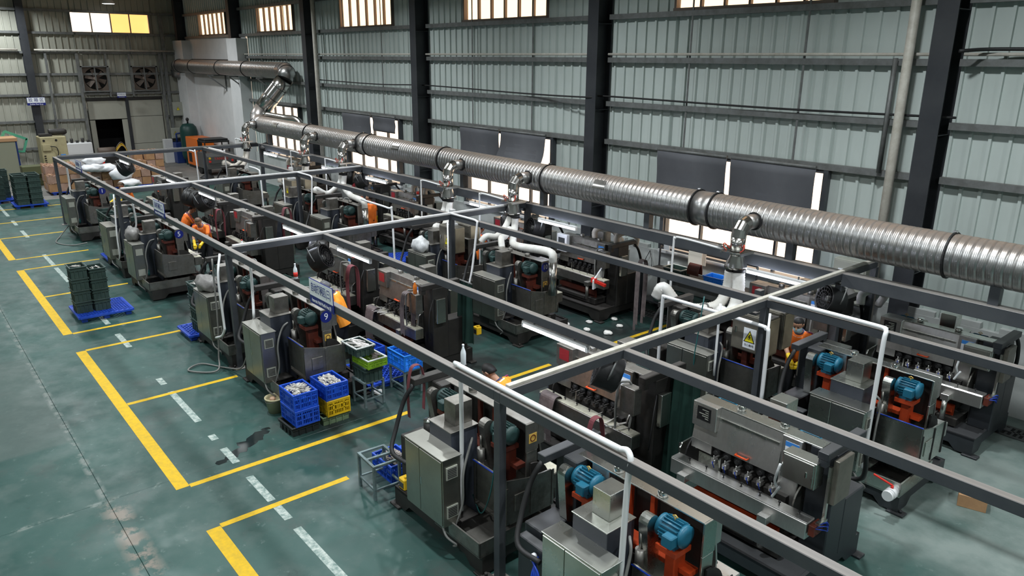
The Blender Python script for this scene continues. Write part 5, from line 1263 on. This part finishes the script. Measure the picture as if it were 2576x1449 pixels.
for k in range(4):
    crate('dark', 18.98, -2.93, .14 + .272*k, 0.0, 'dark crate, ' + ['lowest', 'second lowest', 'second highest', 'top open one'][k] + ' in the left stack on the free pallet', 'dark crates on the free pallet')
    crate('dark', 18.95, -3.30, .14 + .245*k, 0.0, 'dark crate, ' + ['lowest', 'second lowest', 'second highest', 'top one holding pale blanks'][k] + ' in the right stack on the free pallet', 'dark crates on the free pallet')
for i in range(3):
    for k in range(5): crate('dark', 23.48 + .5*i, -4.75, .14 + .255*k, 0.0, 'dark crate, level %s of the %s column beside the aisle cabinet' % (['one', 'two', 'three', 'four', 'five'][k], ['right', 'middle', 'left'][i]), 'dark crates in the tall aisle stack')
for k in range(4):
    crate('dark', 15.95, -4.66, .14 + .262*k, 0.0, 'dark crate, %s in the stack left of the bagged aisle cabinet' % ['lowest', 'second', 'third', 'top one with blanks'][k], 'dark crates left of the second post')
for a, (x, y, n) in enumerate(((34.95, -3.95, 5), (34.95, -4.42, 5), (35.45, -3.95, 5), (35.45, -4.42, 5), (36.7, -2.95, 4), (36.7, -3.35, 4), (37.2, -3.6, 5))):
    for k in range(n):
        crate('tote', x, y, .14 + .225*k, 0.0, 'dark green tote, level %s, %s far left stack' % (['one', 'two', 'three', 'four', 'five'][k], ['front left', 'front right', 'rear left', 'rear right', 'frame edge outer', 'frame edge inner', 'frame edge rear'][a]), 'dark totes in the far left stacks')
FLOORC = crate('blue', 8.48, -4.90, 0.0, 0.0, 'blue crate of dark handle blanks on the floor behind the open stool')
crate('blue', 8.35, -6.95, .25, 0.2, 'blue crate between the stooping amber worker and the old bench')
crate('blue', 11.9, -6.42, .30, 0.1, 'blue crate by the dark trousers of the grey haired worker')
for (x, y, l) in ((18.2, -7.0, 'left front'), (17.6, -7.05, 'right front'), (18.25, -7.5, 'left rear')):
    crate('dark', x, y, 0.0, 0.1, 'dark floor crate of blanks between rows, %s one' % l, 'dark floor crates between the rows')
crate('cyan', 9.08, -13.45, 1.10, 0.05, 'cyan blue box on the wall bench beside the branch duct')
crate('darklow', 10.15, -13.45, 1.10, 0.0, 'dark box of tools on the wall bench, left of the cream cloth')
for i, (x, y, z) in enumerate(((10.3, -13.40, .42), (9.6, -13.40, .42), (8.9, -13.40, .42))): crate('tote', x, y, z, 0.0, 'dark green tote under the wall bench, ' + ['left one', 'middle one', 'right one with paper tag'][i], 'totes under the wall bench')
for i, (x, y, z) in enumerate(((16.7, -11.9, 0), (16.75, -11.9, .28), (17.3, -12.6, 0))): crate('dark', x, y, z, 0.0, 'dark crate by the plastic bundle near the second switch boxes, ' + ['lower', 'upper with white blanks', 'rear'][i], 'dark crates by the second switch boxes')
# knife handle blanks
def blank_mesh(m, l=.15, w=.028, t=.012):
    pts = [(-l/2, -w*.28), (-l*.2, -w*.42), (l*.25, -w*.5), (l/2-.01, -w*.40), (l/2, 0), (l/2-.01, w*.40), (l*.25, w*.5), (-l*.2, w*.42), (-l/2, w*.28)]
    return MB().prism(pts, 2, -t/2, t/2).mesh('knife_blank', [m])
BK = {'light': blank_mesh('blank_light'), 'dark': blank_mesh('blank_dark', .13, .036, .022), 'slim': blank_mesh('blank_light', .20, .018, .010)}
def heap(kind, n, x, y, z, lx, ly, rise, label, group, ori=None, spread=PI, jit=.25):
    for i in range(n):
        px = R.uniform(-1, 1); py = R.uniform(-1, 1); o = bpy.data.objects.new('knife_blank', BK[kind]); COL.objects.link(o)
        o.location = (x + px*lx, y + py*ly, z + rise*(1-px*px)*(1-py*py)*R.uniform(.55, 1.0) + .004*R.random()); o.rotation_euler = (R.uniform(-jit, jit), R.uniform(-jit, jit), (ori if ori is not None else 0) + R.uniform(-spread/2, spread/2))
        tag(o, label, 'blank', group)
heap('light', 90, 10.64, -4.45, .675, .17, .12, .07, 'steel knife handle blank heaped in the front blue crate on the black box', 'blanks in the front blue crate')
heap('light', 70, 10.68, -5.01, .655, .18, .13, .06, 'pale knife handle blank heaped in the blue crate above the yellow one', 'blanks in the rear blue crate', None, 1.2)
heap('slim', 34, 10.98, -5.74, 1.045, .19, .11, .03, 'silver blade blank lying across the top dark box of the stool stack', 'blanks in the top stool box', 0.5, .5, .12)
heap('dark', 16, 10.70, -5.90, .87, .15, .06, .03, 'grey knife blank in the lime green crate', 'blanks in the lime crate', .3, .8)
heap('dark', 48, 8.48, -4.90, .245, .18, .13, .05, 'dark handle blank in the floor crate behind the open stool', 'blanks in the floor crate', .2, 1.0)
for (r_, i_, k) in (('A', 2, 12), ('B', 2, 22), ('B', 1, 8), ('A', 4, 10), ('B', 3, 8), ('C', 4, 8)):
    x, yy = XA[i_], ROW[r_][0]; s = -1 if ROW[r_][1] else 1
    lab = {('A', 2): 'blank on the bench of the nearer numbered aisle machine', ('B', 2): 'blank on the worn bench behind number 9', ('B', 1): 'blank on the old bench under the nearest drum fan', ('A', 4): 'blank on the bench by the two stooping workers', ('B', 3): 'blank on the bench below the drum fans', ('C', 4): 'blank on the bench before the smoking worker'}[r_, i_]
    heap('slim', k, x + s*(.55 if k % 4 else -.35), yy + s*.45, .965, .28, .10, .02, 'pale slim ' + lab, lab.replace('blank', 'blanks'), 1.2, .8, .08)
for (x, y, z, l) in ((18.95, -3.30, 1.10, 'top right dark crate on the free pallet'), (18.98, -2.93, 1.18, 'top left dark crate on the free pallet'), (15.95, -4.66, 1.17, 'top dark crate left of the second front post'), (18.2, -7.0, .24, 'left front floor crate between rows'), (17.6, -7.05, .24, 'right front floor crate between rows'), (18.25, -7.5, .24, 'left rear floor crate between rows')):
    heap('slim', 7, x, y, z, .15, .09, .02, 'pale slim blank in the ' + l, 'blanks in the ' + l, .4, 1.0, .15)

# small things around the front machines
b = thing('bucket', 'dirty cream bucket on the floor beside the cabinet of number 9', 'bucket', (11.46, -4.36, 0))
MB().lathe([(.115, 0), (.155, .9), (.165, .92), (.165, 1), (.145, 1), (.14, .85), (.10, .55), (0, .55)], (0, 0, 0), (0, 0, .27), 22, 0, True, False).build('pail', 'bucket', b)
MB().tube([(.155*math.cos(a), .155*math.sin(a), .25 - .04*math.sin(a)) for a in [PI*k/10 for k in range(11)]], .005, 5).build('bail', 'girt', b)
MB().ball((.0, .03, .24), .06, .05, .04).build('rag', 'lumps', b)
def bottle(x, y, z, label, m='bottle_clear', capm='sticker_white', h=.26, band=None):
    t = thing('bottle', label, 'bottle', (x, y, z)); MB().lathe([(.033, 0), (.038, .03), (.038, .55), (.034, .65), (.014, .84), (.014, .92)], (0, 0, 0), (0, 0, h), 14).build('flask', m, t)
    MB().cyl((0, 0, h*.92), (0, 0, h), .016, n=10).build('cap', capm, t)
    if band: MB().cyl((0, 0, h*.15), (0, 0, h*.45), .0395, n=14).build('label_band', band, t)
bottle(7.65, -5.57, 1.79, 'clear bottle on the machine arm above the stooping amber worker', 'bottle_clear', 'sticker_white', .30)
bottle(12.98, -5.57, 1.79, 'clear spray bottle on the machine arm left of the front area sign', 'bottle_clear', 'sticker_white', .30, 'red')
bottle(11.30, -7.14, 1.60, 'amber bottle on the control box behind number 9', 'bottle_amber', 'sticker_white', .24)
bottle(19.05, -12.25, 1.79, 'tall bottle with red label on an arm of the wall-side row', 'bottle_clear', 'red', .32, 'red')
bottle(15.58, -5.55, 1.79, 'white bottle with red label beside the second front post', 'sticker_white', 'red', .28, 'red')
bottle(13.70, -7.18, 1.79, 'small red topped bottle on the arm under the drum fans', 'red', 'handle_orange', .16)
def lump(name, label, cat, x, y, z, r, m, sc=(1, 1, .7), seed=0, parent=None):
    bm = bmesh.new(); bmesh.ops.create_icosphere(bm, subdivisions=3, radius=1.0); q = random.Random(seed)
    ph = [q.uniform(0, 6) for _ in range(9)]
    for v in bm.verts:
        n = .13*math.sin(4*v.co.x + ph[0])*math.cos(3*v.co.y + ph[1]) + .10*math.sin(7*v.co.y + ph[2]) * math.cos(6*v.co.z + ph[3]) + .06*math.sin(11*v.co.x + ph[4])
        v.co *= 1 + n; v.co = Vector((v.co.x*r*sc[0], v.co.y*r*sc[1], max(v.co.z, -.75)*r*sc[2] + .75*r*sc[2]))
    me = bpy.data.meshes.new(name); bm.to_mesh(me); bm.free(); me.materials.append(MATS[m]); me.polygons.foreach_set('use_smooth', [True]*len(me.polygons))
    o = bpy.data.objects.new(name, me); COL.objects.link(o); o.location = (x, y, z)
    if parent is None: tag(o, label, cat)
    else: o.parent = parent
    return o
lump('tarp_bundle', 'dark crumpled tarp bundle on the cabinet left of the second front post', 'bundle', 14.72, -4.46, 1.36, .24, 'tarp_grey', (1.25, .8, .75), 1)
lump('tarp_bundle', 'grey plastic bag bundle on the cabinet of machine number 5', 'bundle', 20.15, -4.46, 1.36, .22, 'tarp_grey', (1, .8, .9), 2)
lump('plastic_bag', 'crumpled white plastic bag against the white dado wall by the drain', 'bag', 11.6, -13.72, 0, .26, 'bag_white', (1, .8, 1.0), 3)
lump('plastic_wad', 'plastic wrap heap on the cabinet left of the second switch boxes', 'wrap', 14.7, -9.5, 1.36, .22, 'bag_white', (1.2, .8, .9), 4)
for i, (x, y) in enumerate(((11.22, -11.75), (10.9, -11.35), (11.45, -11.25), (10.45, -11.55), (10.6, -12.1), (11.0, -12.35))):
    lump('paper_scrap', 'white paper scrap on the wall-side aisle floor, ' + ['by the black base', 'middle one', 'near machine number 10', 'largest and nearest', 'beside the drain channel', 'by the drain end'][i], 'scrap', x, y, 0, .07 + .02*(i == 3), 'paper', (1.2, 1, .5), 10 + i)
lump('rag', 'white rag on the floor between the two steel stools', 'rag', 10.98, -6.1, 0, .10, 'paper', (1.2, 1, .3), 20)
lump('stained_rag', 'white rag with dark stains on the floor by the new front machine', 'rag', 3.35, -6.0, .30, .22, 'paper', (1.2, .8, .3), 21)
def yellow_lamp(x, y, z, label):
    t = thing('site_lamp', label, 'lamp', (x, y, z)); MB().box(-.07, .07, -.06, .06, 0, .16, 0, .012).build('case', 'lamp_yellow', t); MB().box(-.05, .05, .06, .066, .03, .11).build('window', 'screen_dark', t); MB().box(-.05, -.02, -.03, .03, .16, .19).build('knob', 'lamp_yellow', t)
yellow_lamp(7.60, -4.55, .30, 'yellow control box beside the open stool and the nearest cabinet'); yellow_lamp(5.22, -4.62, .28, 'yellow control box at the bottom edge by the nearest post')
yellow_lamp(10.95, -8.32, .62, 'yellow control box behind the green cloth, centre aisle'); yellow_lamp(13.1, -9.45, .62, 'yellow control box left of machine number 10')
t = tag(MB().tube(bez([(13.86, -4.35, 2.2), (13.88, -4.33, 1.0), (13.95, -4.3, .3), (13.7, -4.15, .05), (14.1, -3.75, .03), (14.3, -4.05, .03), (13.8, -4.35, .03), (13.2, -4.45, .2), (12.9, -4.5, .6)], 8), .016, 6).build('hose', 'hose_grey'), 'grey hose looping on the floor at the second front post', 'hose')
t = tag(MB().tube(bez([(28.3, -4.4, .4), (28.2, -4.05, .05), (27.4, -3.8, .02), (26.7, -4.1, .02), (26.4, -4.5, .1)], 8), .018, 6).build('hose', 'hose_grey'), 'grey hose lying on the floor before the farthest front cabinet', 'hose')
t = tag(MB().tube(bez([(5.9, -4.75, 1.6), (5.95, -4.7, 1.0), (6.2, -4.75, .55), (6.5, -4.85, .62)], 6), .009, 5).build('hose', 'hose_green'), 'thin teal hose hanging by the nearest front post', 'hose')
t = tag(MB().tube(bez([(6.5, -9.35, 2.3), (6.55, -9.3, 1.4), (6.7, -9.4, .9), (7.3, -9.3, 1.0)], 6), .010, 5).build('hose', 'hose_green'), 'thin teal hose in front of the dark cabinet behind the hazard box', 'hose')
# roller can standing left of the nearest cabinet
t = thing('grease_can', 'black cylinder with pale ring top beside the nearest grey cabinet', 'can', (7.55, -4.92, .92)); MB().cyl((0, 0, 0), (0, 0, .26), .075, n=18).build('barrel', 'dark_grime', t); MB().lathe([(.07, 0), (.075, .5), (.02, .8), (.02, 1)], (0, 0, .26), (0, 0, .32), 18).build('top', 'steel_satin', t)
MB().box(-.14, .14, -.16, .14, -.92, 0, 0, .01).build('stand', 'dark_grime', t)
# abrasive belts
def belts(x, y, z, n, ln, label, m='belt_brown', w=.05, dx=.05, g=True):
    t = thing('abrasive_belts', label, 'belt', (x, y, z), 0, 'abrasive belts hung over the machines')
    for i in range(n):
        o = (i - (n-1)/2)*dx; l = ln*R.uniform(.85, 1.1)
        MB().strip(bez([(o, -.10, -l*.9), (o, -.12, -.25), (o, -.08, -.02), (o, 0, .03), (o, .08, -.02), (o + .02, .12, -.3), (o + .03, .11, -l)], 5), w, (1, 0, .05), .006).build('belt', m, t)
belts(7.42, -7.02, .985, 6, .7, 'brown sanding belts hung over the left end of the nearest old bench')
belts(12.68, -7.02, .985, 6, .75, 'brown sanding belts over the left end of the bench behind number 9')
belts(7.72, -4.85, 1.93, 1, .7, 'single maroon belt over the arm of the nearest cabinet machine', 'belt_maroon', .06)
belts(5.18, -5.60, 1.93, 1, .35, 'maroon belt over the arm end of the new bright machine', 'belt_maroon', .07)
belts(13.55, -7.05, 1.65, 3, .95, 'maroon belts hanging below the drum fans', 'belt_maroon', .05)
belts(18.9, -8.0, 1.93, 2, 1.0, 'maroon belt over the arm near the third row, before the second cross beam', 'belt_maroon', .09)
belts(21.35, -7.05, 1.62, 2, .8, 'maroon belt slanting beside the capped worker', 'belt_maroon', .08)
belts(11.35, -7.0, 1.62, 3, .9, 'dark belts looped on the control box behind number 9', 'belt_brown', .04)
belts(10.2, -12.3, 1.6, 2, 1.5, 'dark belts hung at the column of the open wall-side machine', 'belt_brown', .07)
def cloth(x, y, z, w, h, label, n=7):
    t = thing('dust_cloth', label, 'cloth', (x, y, z), 0, 'dark green cloths')
    m = MB(); vs = []; k = 24
    for j in range(9):
        for i in range(k+1):
            u = i/k - .5; q = j/8; vs.append((u*w*(1-.1*q) + .02*math.sin(3*q + 9*u), .05*math.sin(u*n*2*PI)*(.4+q) + .02*math.cos(u*31), -h*q))
    f = [(j*(k+1)+i, j*(k+1)+i+1, (j+1)*(k+1)+i+1, (j+1)*(k+1)+i) for j in range(8) for i in range(k)]
    vs2 = vs + [(a, b_ - .006, c) for (a, b_, c) in vs]; N_ = len(vs)
    m.add(vs2, f + [tuple(N_ + q for q in g[::-1]) for g in f], 0, True); m.build('drape', 'cloth_green', t)
    MB().cyl((-w/2, 0, .02), (w/2, 0, .02), .018, n=8).build('rail', 'girt', t)
cloth(5.62, -7.65, 1.75, .75, 1.6, 'dark green hanging cloth between the old and new benches', 5)
cloth(10.98, -8.05, 1.72, .45, 1.2, 'dark green hanging cloth behind the centre dark column', 3)
cloth(27.0, -5.9, 1.4, .4, 1.1, 'dark green cloth beside the farthest numbered machine', 3)

# wall bench and rack with cloths under the near bright window
t = thing('wall_bench', 'dark steel work bench with pipe rack under the bright window by the wall', 'bench', (9.6, -13.45, .12))
MB().box(-1.35, 1.35, -.36, .36, .93, .98, 0, .006).build('bench_top', 'dark_grime', t)
for x in (-1.3, 1.3):
    for y in (-.32, .32): MB().box(x-.025, x+.025, y-.025, y+.025, -.12, .93).build('leg', 'column_paint', t)
MB().box(-1.3, 1.3, -.32, .32, .26, .29).build('shelf', 'column_paint', t)
r = MB(); r.beam((-1.3, -.30, .98), (-1.3, -.30, 1.75), .03, .03).beam((1.3, -.30, .98), (1.3, -.30, 1.75), .03, .03).beam((-1.3, -.30, 1.75), (1.3, -.30, 1.75), .03, .03).beam((-1.3, -.30, 1.5), (1.3, -.30, 1.5), .03, .03).beam((.2, -.3, .98), (.2, -.3, 1.75), .025, .025)
r.build('rack', 'column_paint', t)
def hung_cloth(x, y, z, w, h, m, label):
    o = MB().strip(bez([(0, -.07, -h*.95), (0, -.06, -.1), (0, -.02, .015), (0, .03, -.01), (0, .08, -h*.5), (0, .07, -h)], 5), w, (1, 0, 0), .02).build('hung_cloth', m); o.location = (x, y, z); return tag(o, label, 'cloth')
hung_cloth(9.74, -13.62, 1.90, .36, .55, 'cloth_cream', 'cream cloth hanging bright on the bench rack by the window')
hung_cloth(10.55, -13.62, 1.90, .16, .32, 'sticker_white', 'small white and blue rag at the left end of the bench rack')
hung_cloth(9.62, -13.40, 1.44, .30, .22, 'rust_red', 'rust red rag hanging below the cream cloth')
t = thing('white_bench', 'small white wall bench with papers and parts behind the second switch boxes', 'bench', (14.2, -13.3, 0)); MB().box(-.9, .9, -.4, .4, .9, .95).build('bench_top', 'white_paint', t)
for x in (-.85, .85): MB().box(x-.03, x+.03, -.35, .35, 0, .9).build('leg', 'white_paint', t)
MB().box(-.5, -.05, -.30, -.28, .95, 1.35).build('notice_board', 'sticker_white', t)
t = thing('pot', 'small dark pot on the wall by the glaring tube light', 'pot', (14.1, -13.2, .95)); MB().lathe([(.09, 0), (.11, 1), (.10, 1), (.08, .2), (0, .2)], (0, 0, 0), (0, 0, .14), 16, 0, True, False).build('bowl', 'black', t); MB().ring((0, 0, .14), (0, 0, 1), .115, .10, .012, 16).build('rim', 'sticker_white', t)
for i, (x, z) in enumerate(((11.35, 1.2), (10.95, .3))): tag(MB().tube(bez([(x, -13.93, z+.15), (x+.16, -13.93, z-.2), (x+.05, -13.93, z-.42), (x-.08, -13.93, z-.2), (x, -13.93, z+.15)], 6), .008, 5).build('cable', 'rubber'), ['black cable loop hanging on the white dado wall', 'lower black cable loop on the white dado wall'][i], 'cable')
tag(MB().tube([(10.75, -13.92, 1.2), (10.75, -13.92, .25), (10.8, -13.92, .2), (11.4, -13.92, .22)], .03, 8).build('conduit', 'pvc'), 'white pipe bent along the foot of the dado wall', 'pipe')
b2 = thing('switch_box', 'grey switch box with hazard plate on the wall right of the near branch duct', 'box', (6.35, -13.85, 1.75)); MB().box(-.32, .32, -.12, .12, -.42, .42, 0, .01).build('case', 'box_grey', b2); MB().box(-.29, .29, .12, .135, -.39, .39, 0, .005).build('door', 'box_grey', b2); hazard_plate(b2, (.1, .138, .1), .22, (-1, 0, 0), True, 'sticker_white')
c = thing('cardboard_box', 'small cardboard box on the pale floor beside the drain valve machine', 'box', (2.75, -10.55, 0), .3); MB().box(-.17, .17, -.13, .13, 0, .18, 0, .004).build('carton', 'cardboard', c); MB().box(-.17, .17, -.03, .03, .18, .183).build('tape', 'sticker_yellow', c)
for i, (x, y, z) in enumerate(((23.2, -9.0, 0), (25.6, -8.9, .45))): 
    c = thing('cardboard_box', ['open cardboard box on the floor before the third row', 'cardboard box with raised flaps behind the maroon belt'][i], 'box', (x, y, z), .1); MB().box(-.3, .3, -.22, .22, 0, .45, 0, .004).build('carton', 'cardboard', c); MB().beam((-.3, -.22, .45), (.3, -.22, .45), .01, .01).add([(-.3, -.22, .45), (.3, -.22, .45), (.3, -.40, .56), (-.3, -.40, .56), (-.3, .22, .45), (.3, .22, .45), (.3, .42, .50), (-.3, .42, .50)], [(0, 1, 2, 3), (4, 5, 6, 7)]).build('flap', 'wood_top', c)
t = thing('oil_drum', 'pale olive round tank under the tangle of white pipes', 'tank', (21.5, -11.6, 0)); MB().lathe([(.3, 0), (.32, .1), (.32, .9), (.2, 1)], (0, 0, 0), (0, 0, 1.0), 20).build('shell', 'olive', t); MB().cyl((0, 0, 1.0), (0, 0, 1.06), .08, n=12).build('cap', 'press_cream', t)

# ------------------------------------------------------------------ far end of the hall
def box_mesh(m): return MB().box(-.22, .22, -.19, .19, 0, .34, 0, .006).mesh('carton', [m])
BMs = [box_mesh('cardboard'), box_mesh('cardboard_pink')]
def lumps_mesh(seed):
    q = random.Random(seed); b = MB()
    for i in range(26):
        x, y = q.uniform(-.18, .18), q.uniform(-.15, .15); a = q.uniform(0, PI); l = .07
        b.beam((x - l*math.cos(a), y - l*math.sin(a), .34 + q.uniform(0, .03)), (x + l*math.cos(a), y + l*math.sin(a), .35 + q.uniform(0, .05)), .035, .025)
    return b.mesh('contents', ['lumps'])
LMs = [lumps_mesh(s) for s in range(3)]
LV = ['floor', 'middle', 'top']
def boxes(x0, y0, nx, ny, nz, where, gm=0):
    for i in range(nx):
        for j in range(ny):
            for k in range(nz if not (i == 0 and j == 0 and nz > 2) else nz-1):
                t = thing('cardboard_box', 'cardboard box, %s level, %s row, %s, %s' % (LV[k], ['front', 'second', 'third', 'rear'][i], ['left', 'centre', 'right', 'far right'][j], where), 'box', (x0 + .47*i, y0 - .42*j, .14 + .36*k), R.uniform(-.08, .08), 'cardboard boxes ' + where)
                put(BMs[(i + j + k + gm) % 2], 'carton', t)
                if k == nz - 1 or (i == 0 and j == 0): c_ = put(LMs[(i+j) % 3], 'contents', t); c_['kind'] = 'stuff'
boxes(37.45, -5.45, 3, 3, 3, 'before the cream press'); boxes(37.3, -7.1, 2, 3, 2, 'under the white sacks'); boxes(37.35, -8.75, 3, 3, 2, 'right of the white sacks', 1); boxes(40.4, -9.8, 3, 3, 3, 'at the rear by the orange compressor', 1)
for i, (x, y, z, rz, l) in enumerate(((36.9, -6.95, .95, .2, 'lowest left'), (37.0, -7.45, .90, -.3, 'lowest right'), (37.2, -7.1, 1.22, .1, 'topmost'), (36.6, -8.0, .55, .6, 'round end one facing the room'), (36.3, -8.2, .25, 0, 'front one above the bent worker'))):
    o = lump('white_sack', 'full white woven sack in the far pile, ' + l, 'sack', x, y, z, .42, 'sack_white', (.9, 1.1, .45 if i != 3 else .7), 30+i); o['group'] = 'white sacks in the far pile'
t = thing('cream_press', 'big cream and green old press with motor on top at the far left', 'machine', (41.2, -6.15, 0))
MB().box(-.5, .5, -.62, .45, .75, 2.18, 0, .03).build('body', 'press_cream', t); MB().box(-.56, -.50, -.60, .05, .55, 1.25, 0, .01).build('front_door', 'press_cream', t); MB().box(-.56, -.50, .05, .40, 1.55, 1.85, 0, .01).build('terminal_box', 'press_cream', t)
MB().box(-.6, .6, -.3, .9, 0, .75, 0, .03).box(-.9, -.3, .1, 1.4, .55, .95, 0, .02).build('bed', 'press_green', t)
MB().lathe([(.14, 0), (.15, .1), (.15, .85), (.08, 1)], (-.1, .0, 2.36), (-.1, -.75, 2.36), 16).box(-.3, .1, -.1, .4, 2.18, 2.3).build('motor', 'dark_grime', t)
for z in (2.02, 2.02): pass
for y in (-.2, .3): MB().cyl((-.50, y, 2.02), (-.52, y, 2.02), .05, n=10).build('bolt_hole', 'black', t)
MB().tube(bez([(-.54, .1, 1.75), (-.6, -.15, 1.7), (-.58, -.2, 1.4), (-.53, -.1, 1.25)], 6), .02, 6).build('cable', 'rubber', t)
for k in range(6): MB().box(-.52, -.50, .30, .38, .8 + .1*k, .84 + .1*k).build('tooth', 'black', t)
MB().box(-.52, -.5, -.5, -.3, 1.28, 1.36).build('blue_tag', 'sticker_blue', t)
t = thing('steel_locker', 'tall olive grey cabinet with wooden top at the left frame edge', 'cabinet', (43.6, -4.45, 0)); MB().box(-.55, .55, -.6, .8, .02, 1.85, 0, .01).build('body', 'olive', t); MB().box(-.6, .6, -.65, .9, 1.85, 2.02, 0, .01).build('top', 'wood_top', t); MB().box(-.56, -.545, -.62, -.55, 0, 1.85).build('corner_post', 'blue_paint', t)
t = thing('workshop_crane', 'mint green folding crane arm standing behind the olive cabinet', 'crane', (44.2, -5.0, 0)); MB().beam((0, .45, 0), (0, .45, 1.9), .10, .10).build('post', 'crane_mint', t); MB().beam((0, .45, 1.85), (0, .22, 2.25), .11, .11).beam((0, .22, 2.25), (0, -.65, 1.82), .12, .12).build('arm', 'crane_mint', t); MB().beam((0, -.65, 1.85), (0, -.42, 1.2), .12, .10).build('forearm', 'crane_mint', t); MB().beam((0, -.42, 1.22), (0, .1, 1.3), .09, .09).build('hook_bar', 'crane_mint', t)
t = thing('white_tank', 'low white tank with rusty fittings on top beside the cream press', 'tank', (44.3, -7.85, 0)); MB().box(-.4, .4, -.6, .6, .3, 1.5, 0, .02).build('shell', 'white_paint', t)
for k in range(5): MB().cyl((0, -.5 + .25*k, 1.5), (0, -.5 + .25*k, 1.62 + .1*(k % 2)), .07, n=10).build('fitting', 'dark_grime', t)
for y in (-.5, .5): MB().box(-.3, .3, y-.05, y+.05, 0, .3).build('leg', 'dark_grime', t)
t = thing('pump_set', 'rusty pump set with bent orange hoses in front of the dark doorway', 'pump', (43.6, -9.1, 0)); MB().box(-.4, .4, -.6, .6, 0, .8, 0, .02).build('base', 'dark_grime', t); MB().cyl((0, -.3, 1.05), (0, .5, 1.05), .2, n=14).box(-.15, .15, -.1, .4, .8, 1.0).build('motor', 'rust_frame', t)
for k in range(3): MB().tube(bez([(0, -.35, 1.0 + .08*k), (0, -.65, 1.3 + .08*k), (.1, -.9, 1.0), (.1, -.9, .3)], 6), .03, 6).build('hose', ['sticker_yellow', 'lamp_yellow', 'rust_frame'][k], t)
t = thing('compressor', 'tall orange compressor cabinet beside the dark sweeper', 'compressor', (42.3, -13.25, 0)); MB().box(-.9, .9, -.55, .36, .14, 1.62, 0, .02).build('cabinet', 'comp_orange', t); MB().box(-.85, .85, -.5, .32, 0, .14).build('skid', 'black', t)
MB().box(-.91, -.895, .08, .26, 1.2, 1.5).build('control_panel', 'black', t); MB().box(-.912, -.898, -.5, -.1, .35, .85).build('grille', 'rubber', t); MB().box(-.912, -.898, -.12, .2, .25, .38).build('vent', 'rubber', t); MB().box(.1, .6, .36, .372, .3, .8).build('grille', 'rubber', t)
t = thing('air_tank', 'dark green domed air tank behind the orange compressor', 'tank', (44.0, -13.35, 0)); MB().lathe([(.0, -.0), (.42, .10), (.46, .2), (.46, .78), (.42, .90), (.28, .98), (0, 1.0)], (0, 0, .1), (0, 0, 2.25), 24).build('shell', 'tank_green', t); MB().cyl((0, 0, 2.25), (0, 0, 2.42), .05, n=10).ball((0, 0, 2.45), .09, .09, .10).build('valve', 'rubber', t)
for k in range(3): MB().box(.35*math.cos(2.1*k)-.04, .35*math.cos(2.1*k)+.04, .35*math.sin(2.1*k)-.04, .35*math.sin(2.1*k)+.04, 0, .3).build('leg', 'tank_green', t)
t = thing('blue_dryer', 'dark blue square tank with bent grey pipes by the white plinth', 'tank', (44.9, -13.05, 0)); MB().box(-.35, .35, -.28, .30, 0, 1.15, 0, .02).build('shell', 'blue_paint', t)
for y in (-.15, .12): MB().tube([(0, y, 1.15), (0, y, 1.55), (0, y+.05, 1.62), (0, y-.5, 1.66)], .05, 8).build('pipe', 'blue_paint' if y > 0 else 'girt', t)
tag(MB().box(45.1, 45.45, -12.75, -12.50 + .2, 0, 1.32, 0, .01).build('white_plinth', 'plaster'), 'white square plinth against the far wall beside the blue tank', 'plinth')
t = thing('floor_sweeper', 'dark grey ride-on floor sweeper with red lettering and tail lights', 'sweeper', (39.2, -13.0, 0))
MB().prism([(-.55, .35), (-.55, .98), (-.35, 1.12), (.9, 1.12), (.9, .35)], 1, -.85, .55).build('body', 'sweeper_grey', t); MB().box(-.2, .9, -.8, .5, 1.62, 1.72, 0, .04).box(-.15, .85, -.75, .45, 1.72, 1.80, 0, .03).build('roof', 'black', t)
for x in (-.15, .85):
    for y in (-.75, .45): MB().beam((x, y, 1.1), (x, y, 1.65), .05, .05).build('roof_post', 'black', t)
MB().box(-.58, -.55, -.80, .50, .62, .98, 0, .01).build('tail_panel', 'sweeper_grey', t)
text('YANGZI', .19, 'red', t, (-.585, -.15, .86), (0, -1, 0), (0, 0, 1), 1.0)
for y in (-.70, .42):
    MB().cyl((-.58, y, .90), (-.61, y, .90), .055, n=12).build('indicator', 'lamp_yellow', t); MB().cyl((-.58, y, .74), (-.61, y, .74), .06, n=12).build('tail_light', 'red', t)
for x in (-.25, .7):
    for y in (-.72, .45): MB().cyl((x, y-.08, .28), (x, y+.08, .28), .28, n=18).build('wheel', 'rubber', t)
MB().lathe([(.05, 0), (.32, .8), (.34, 1)], (-.9, .75, .22), (-.9, .75, .0), 16).beam((-.9, .75, .2), (-.4, .5, .5), .05, .05).build('side_brush', 'rubber', t)
t = thing('barrel_fan', 'dark barrel standing among the boxes by the red toolbox', 'barrel', (38.9, -8.4, 0)); MB().lathe([(.26, 0), (.29, .05), (.29, .95), (.26, 1)], (0, 0, 0), (0, 0, .95), 20).build('shell', 'dark_grime', t); MB().ring((0, 0, .6), (0, 0, 1), .30, .28, .03, 20).build('hoop', 'rubber', t)
t = thing('toolbox', 'red toolbox on a blue stand between sacks and far fan', 'toolbox', (40.6, -7.9, 0)); MB().box(-.2, .2, -.3, .3, .75, 1.05, 0, .01).build('case', 'red', t); MB().box(-.18, .18, -.28, .28, .02, .75, 0, .01).build('stand', 'blue_paint', t)
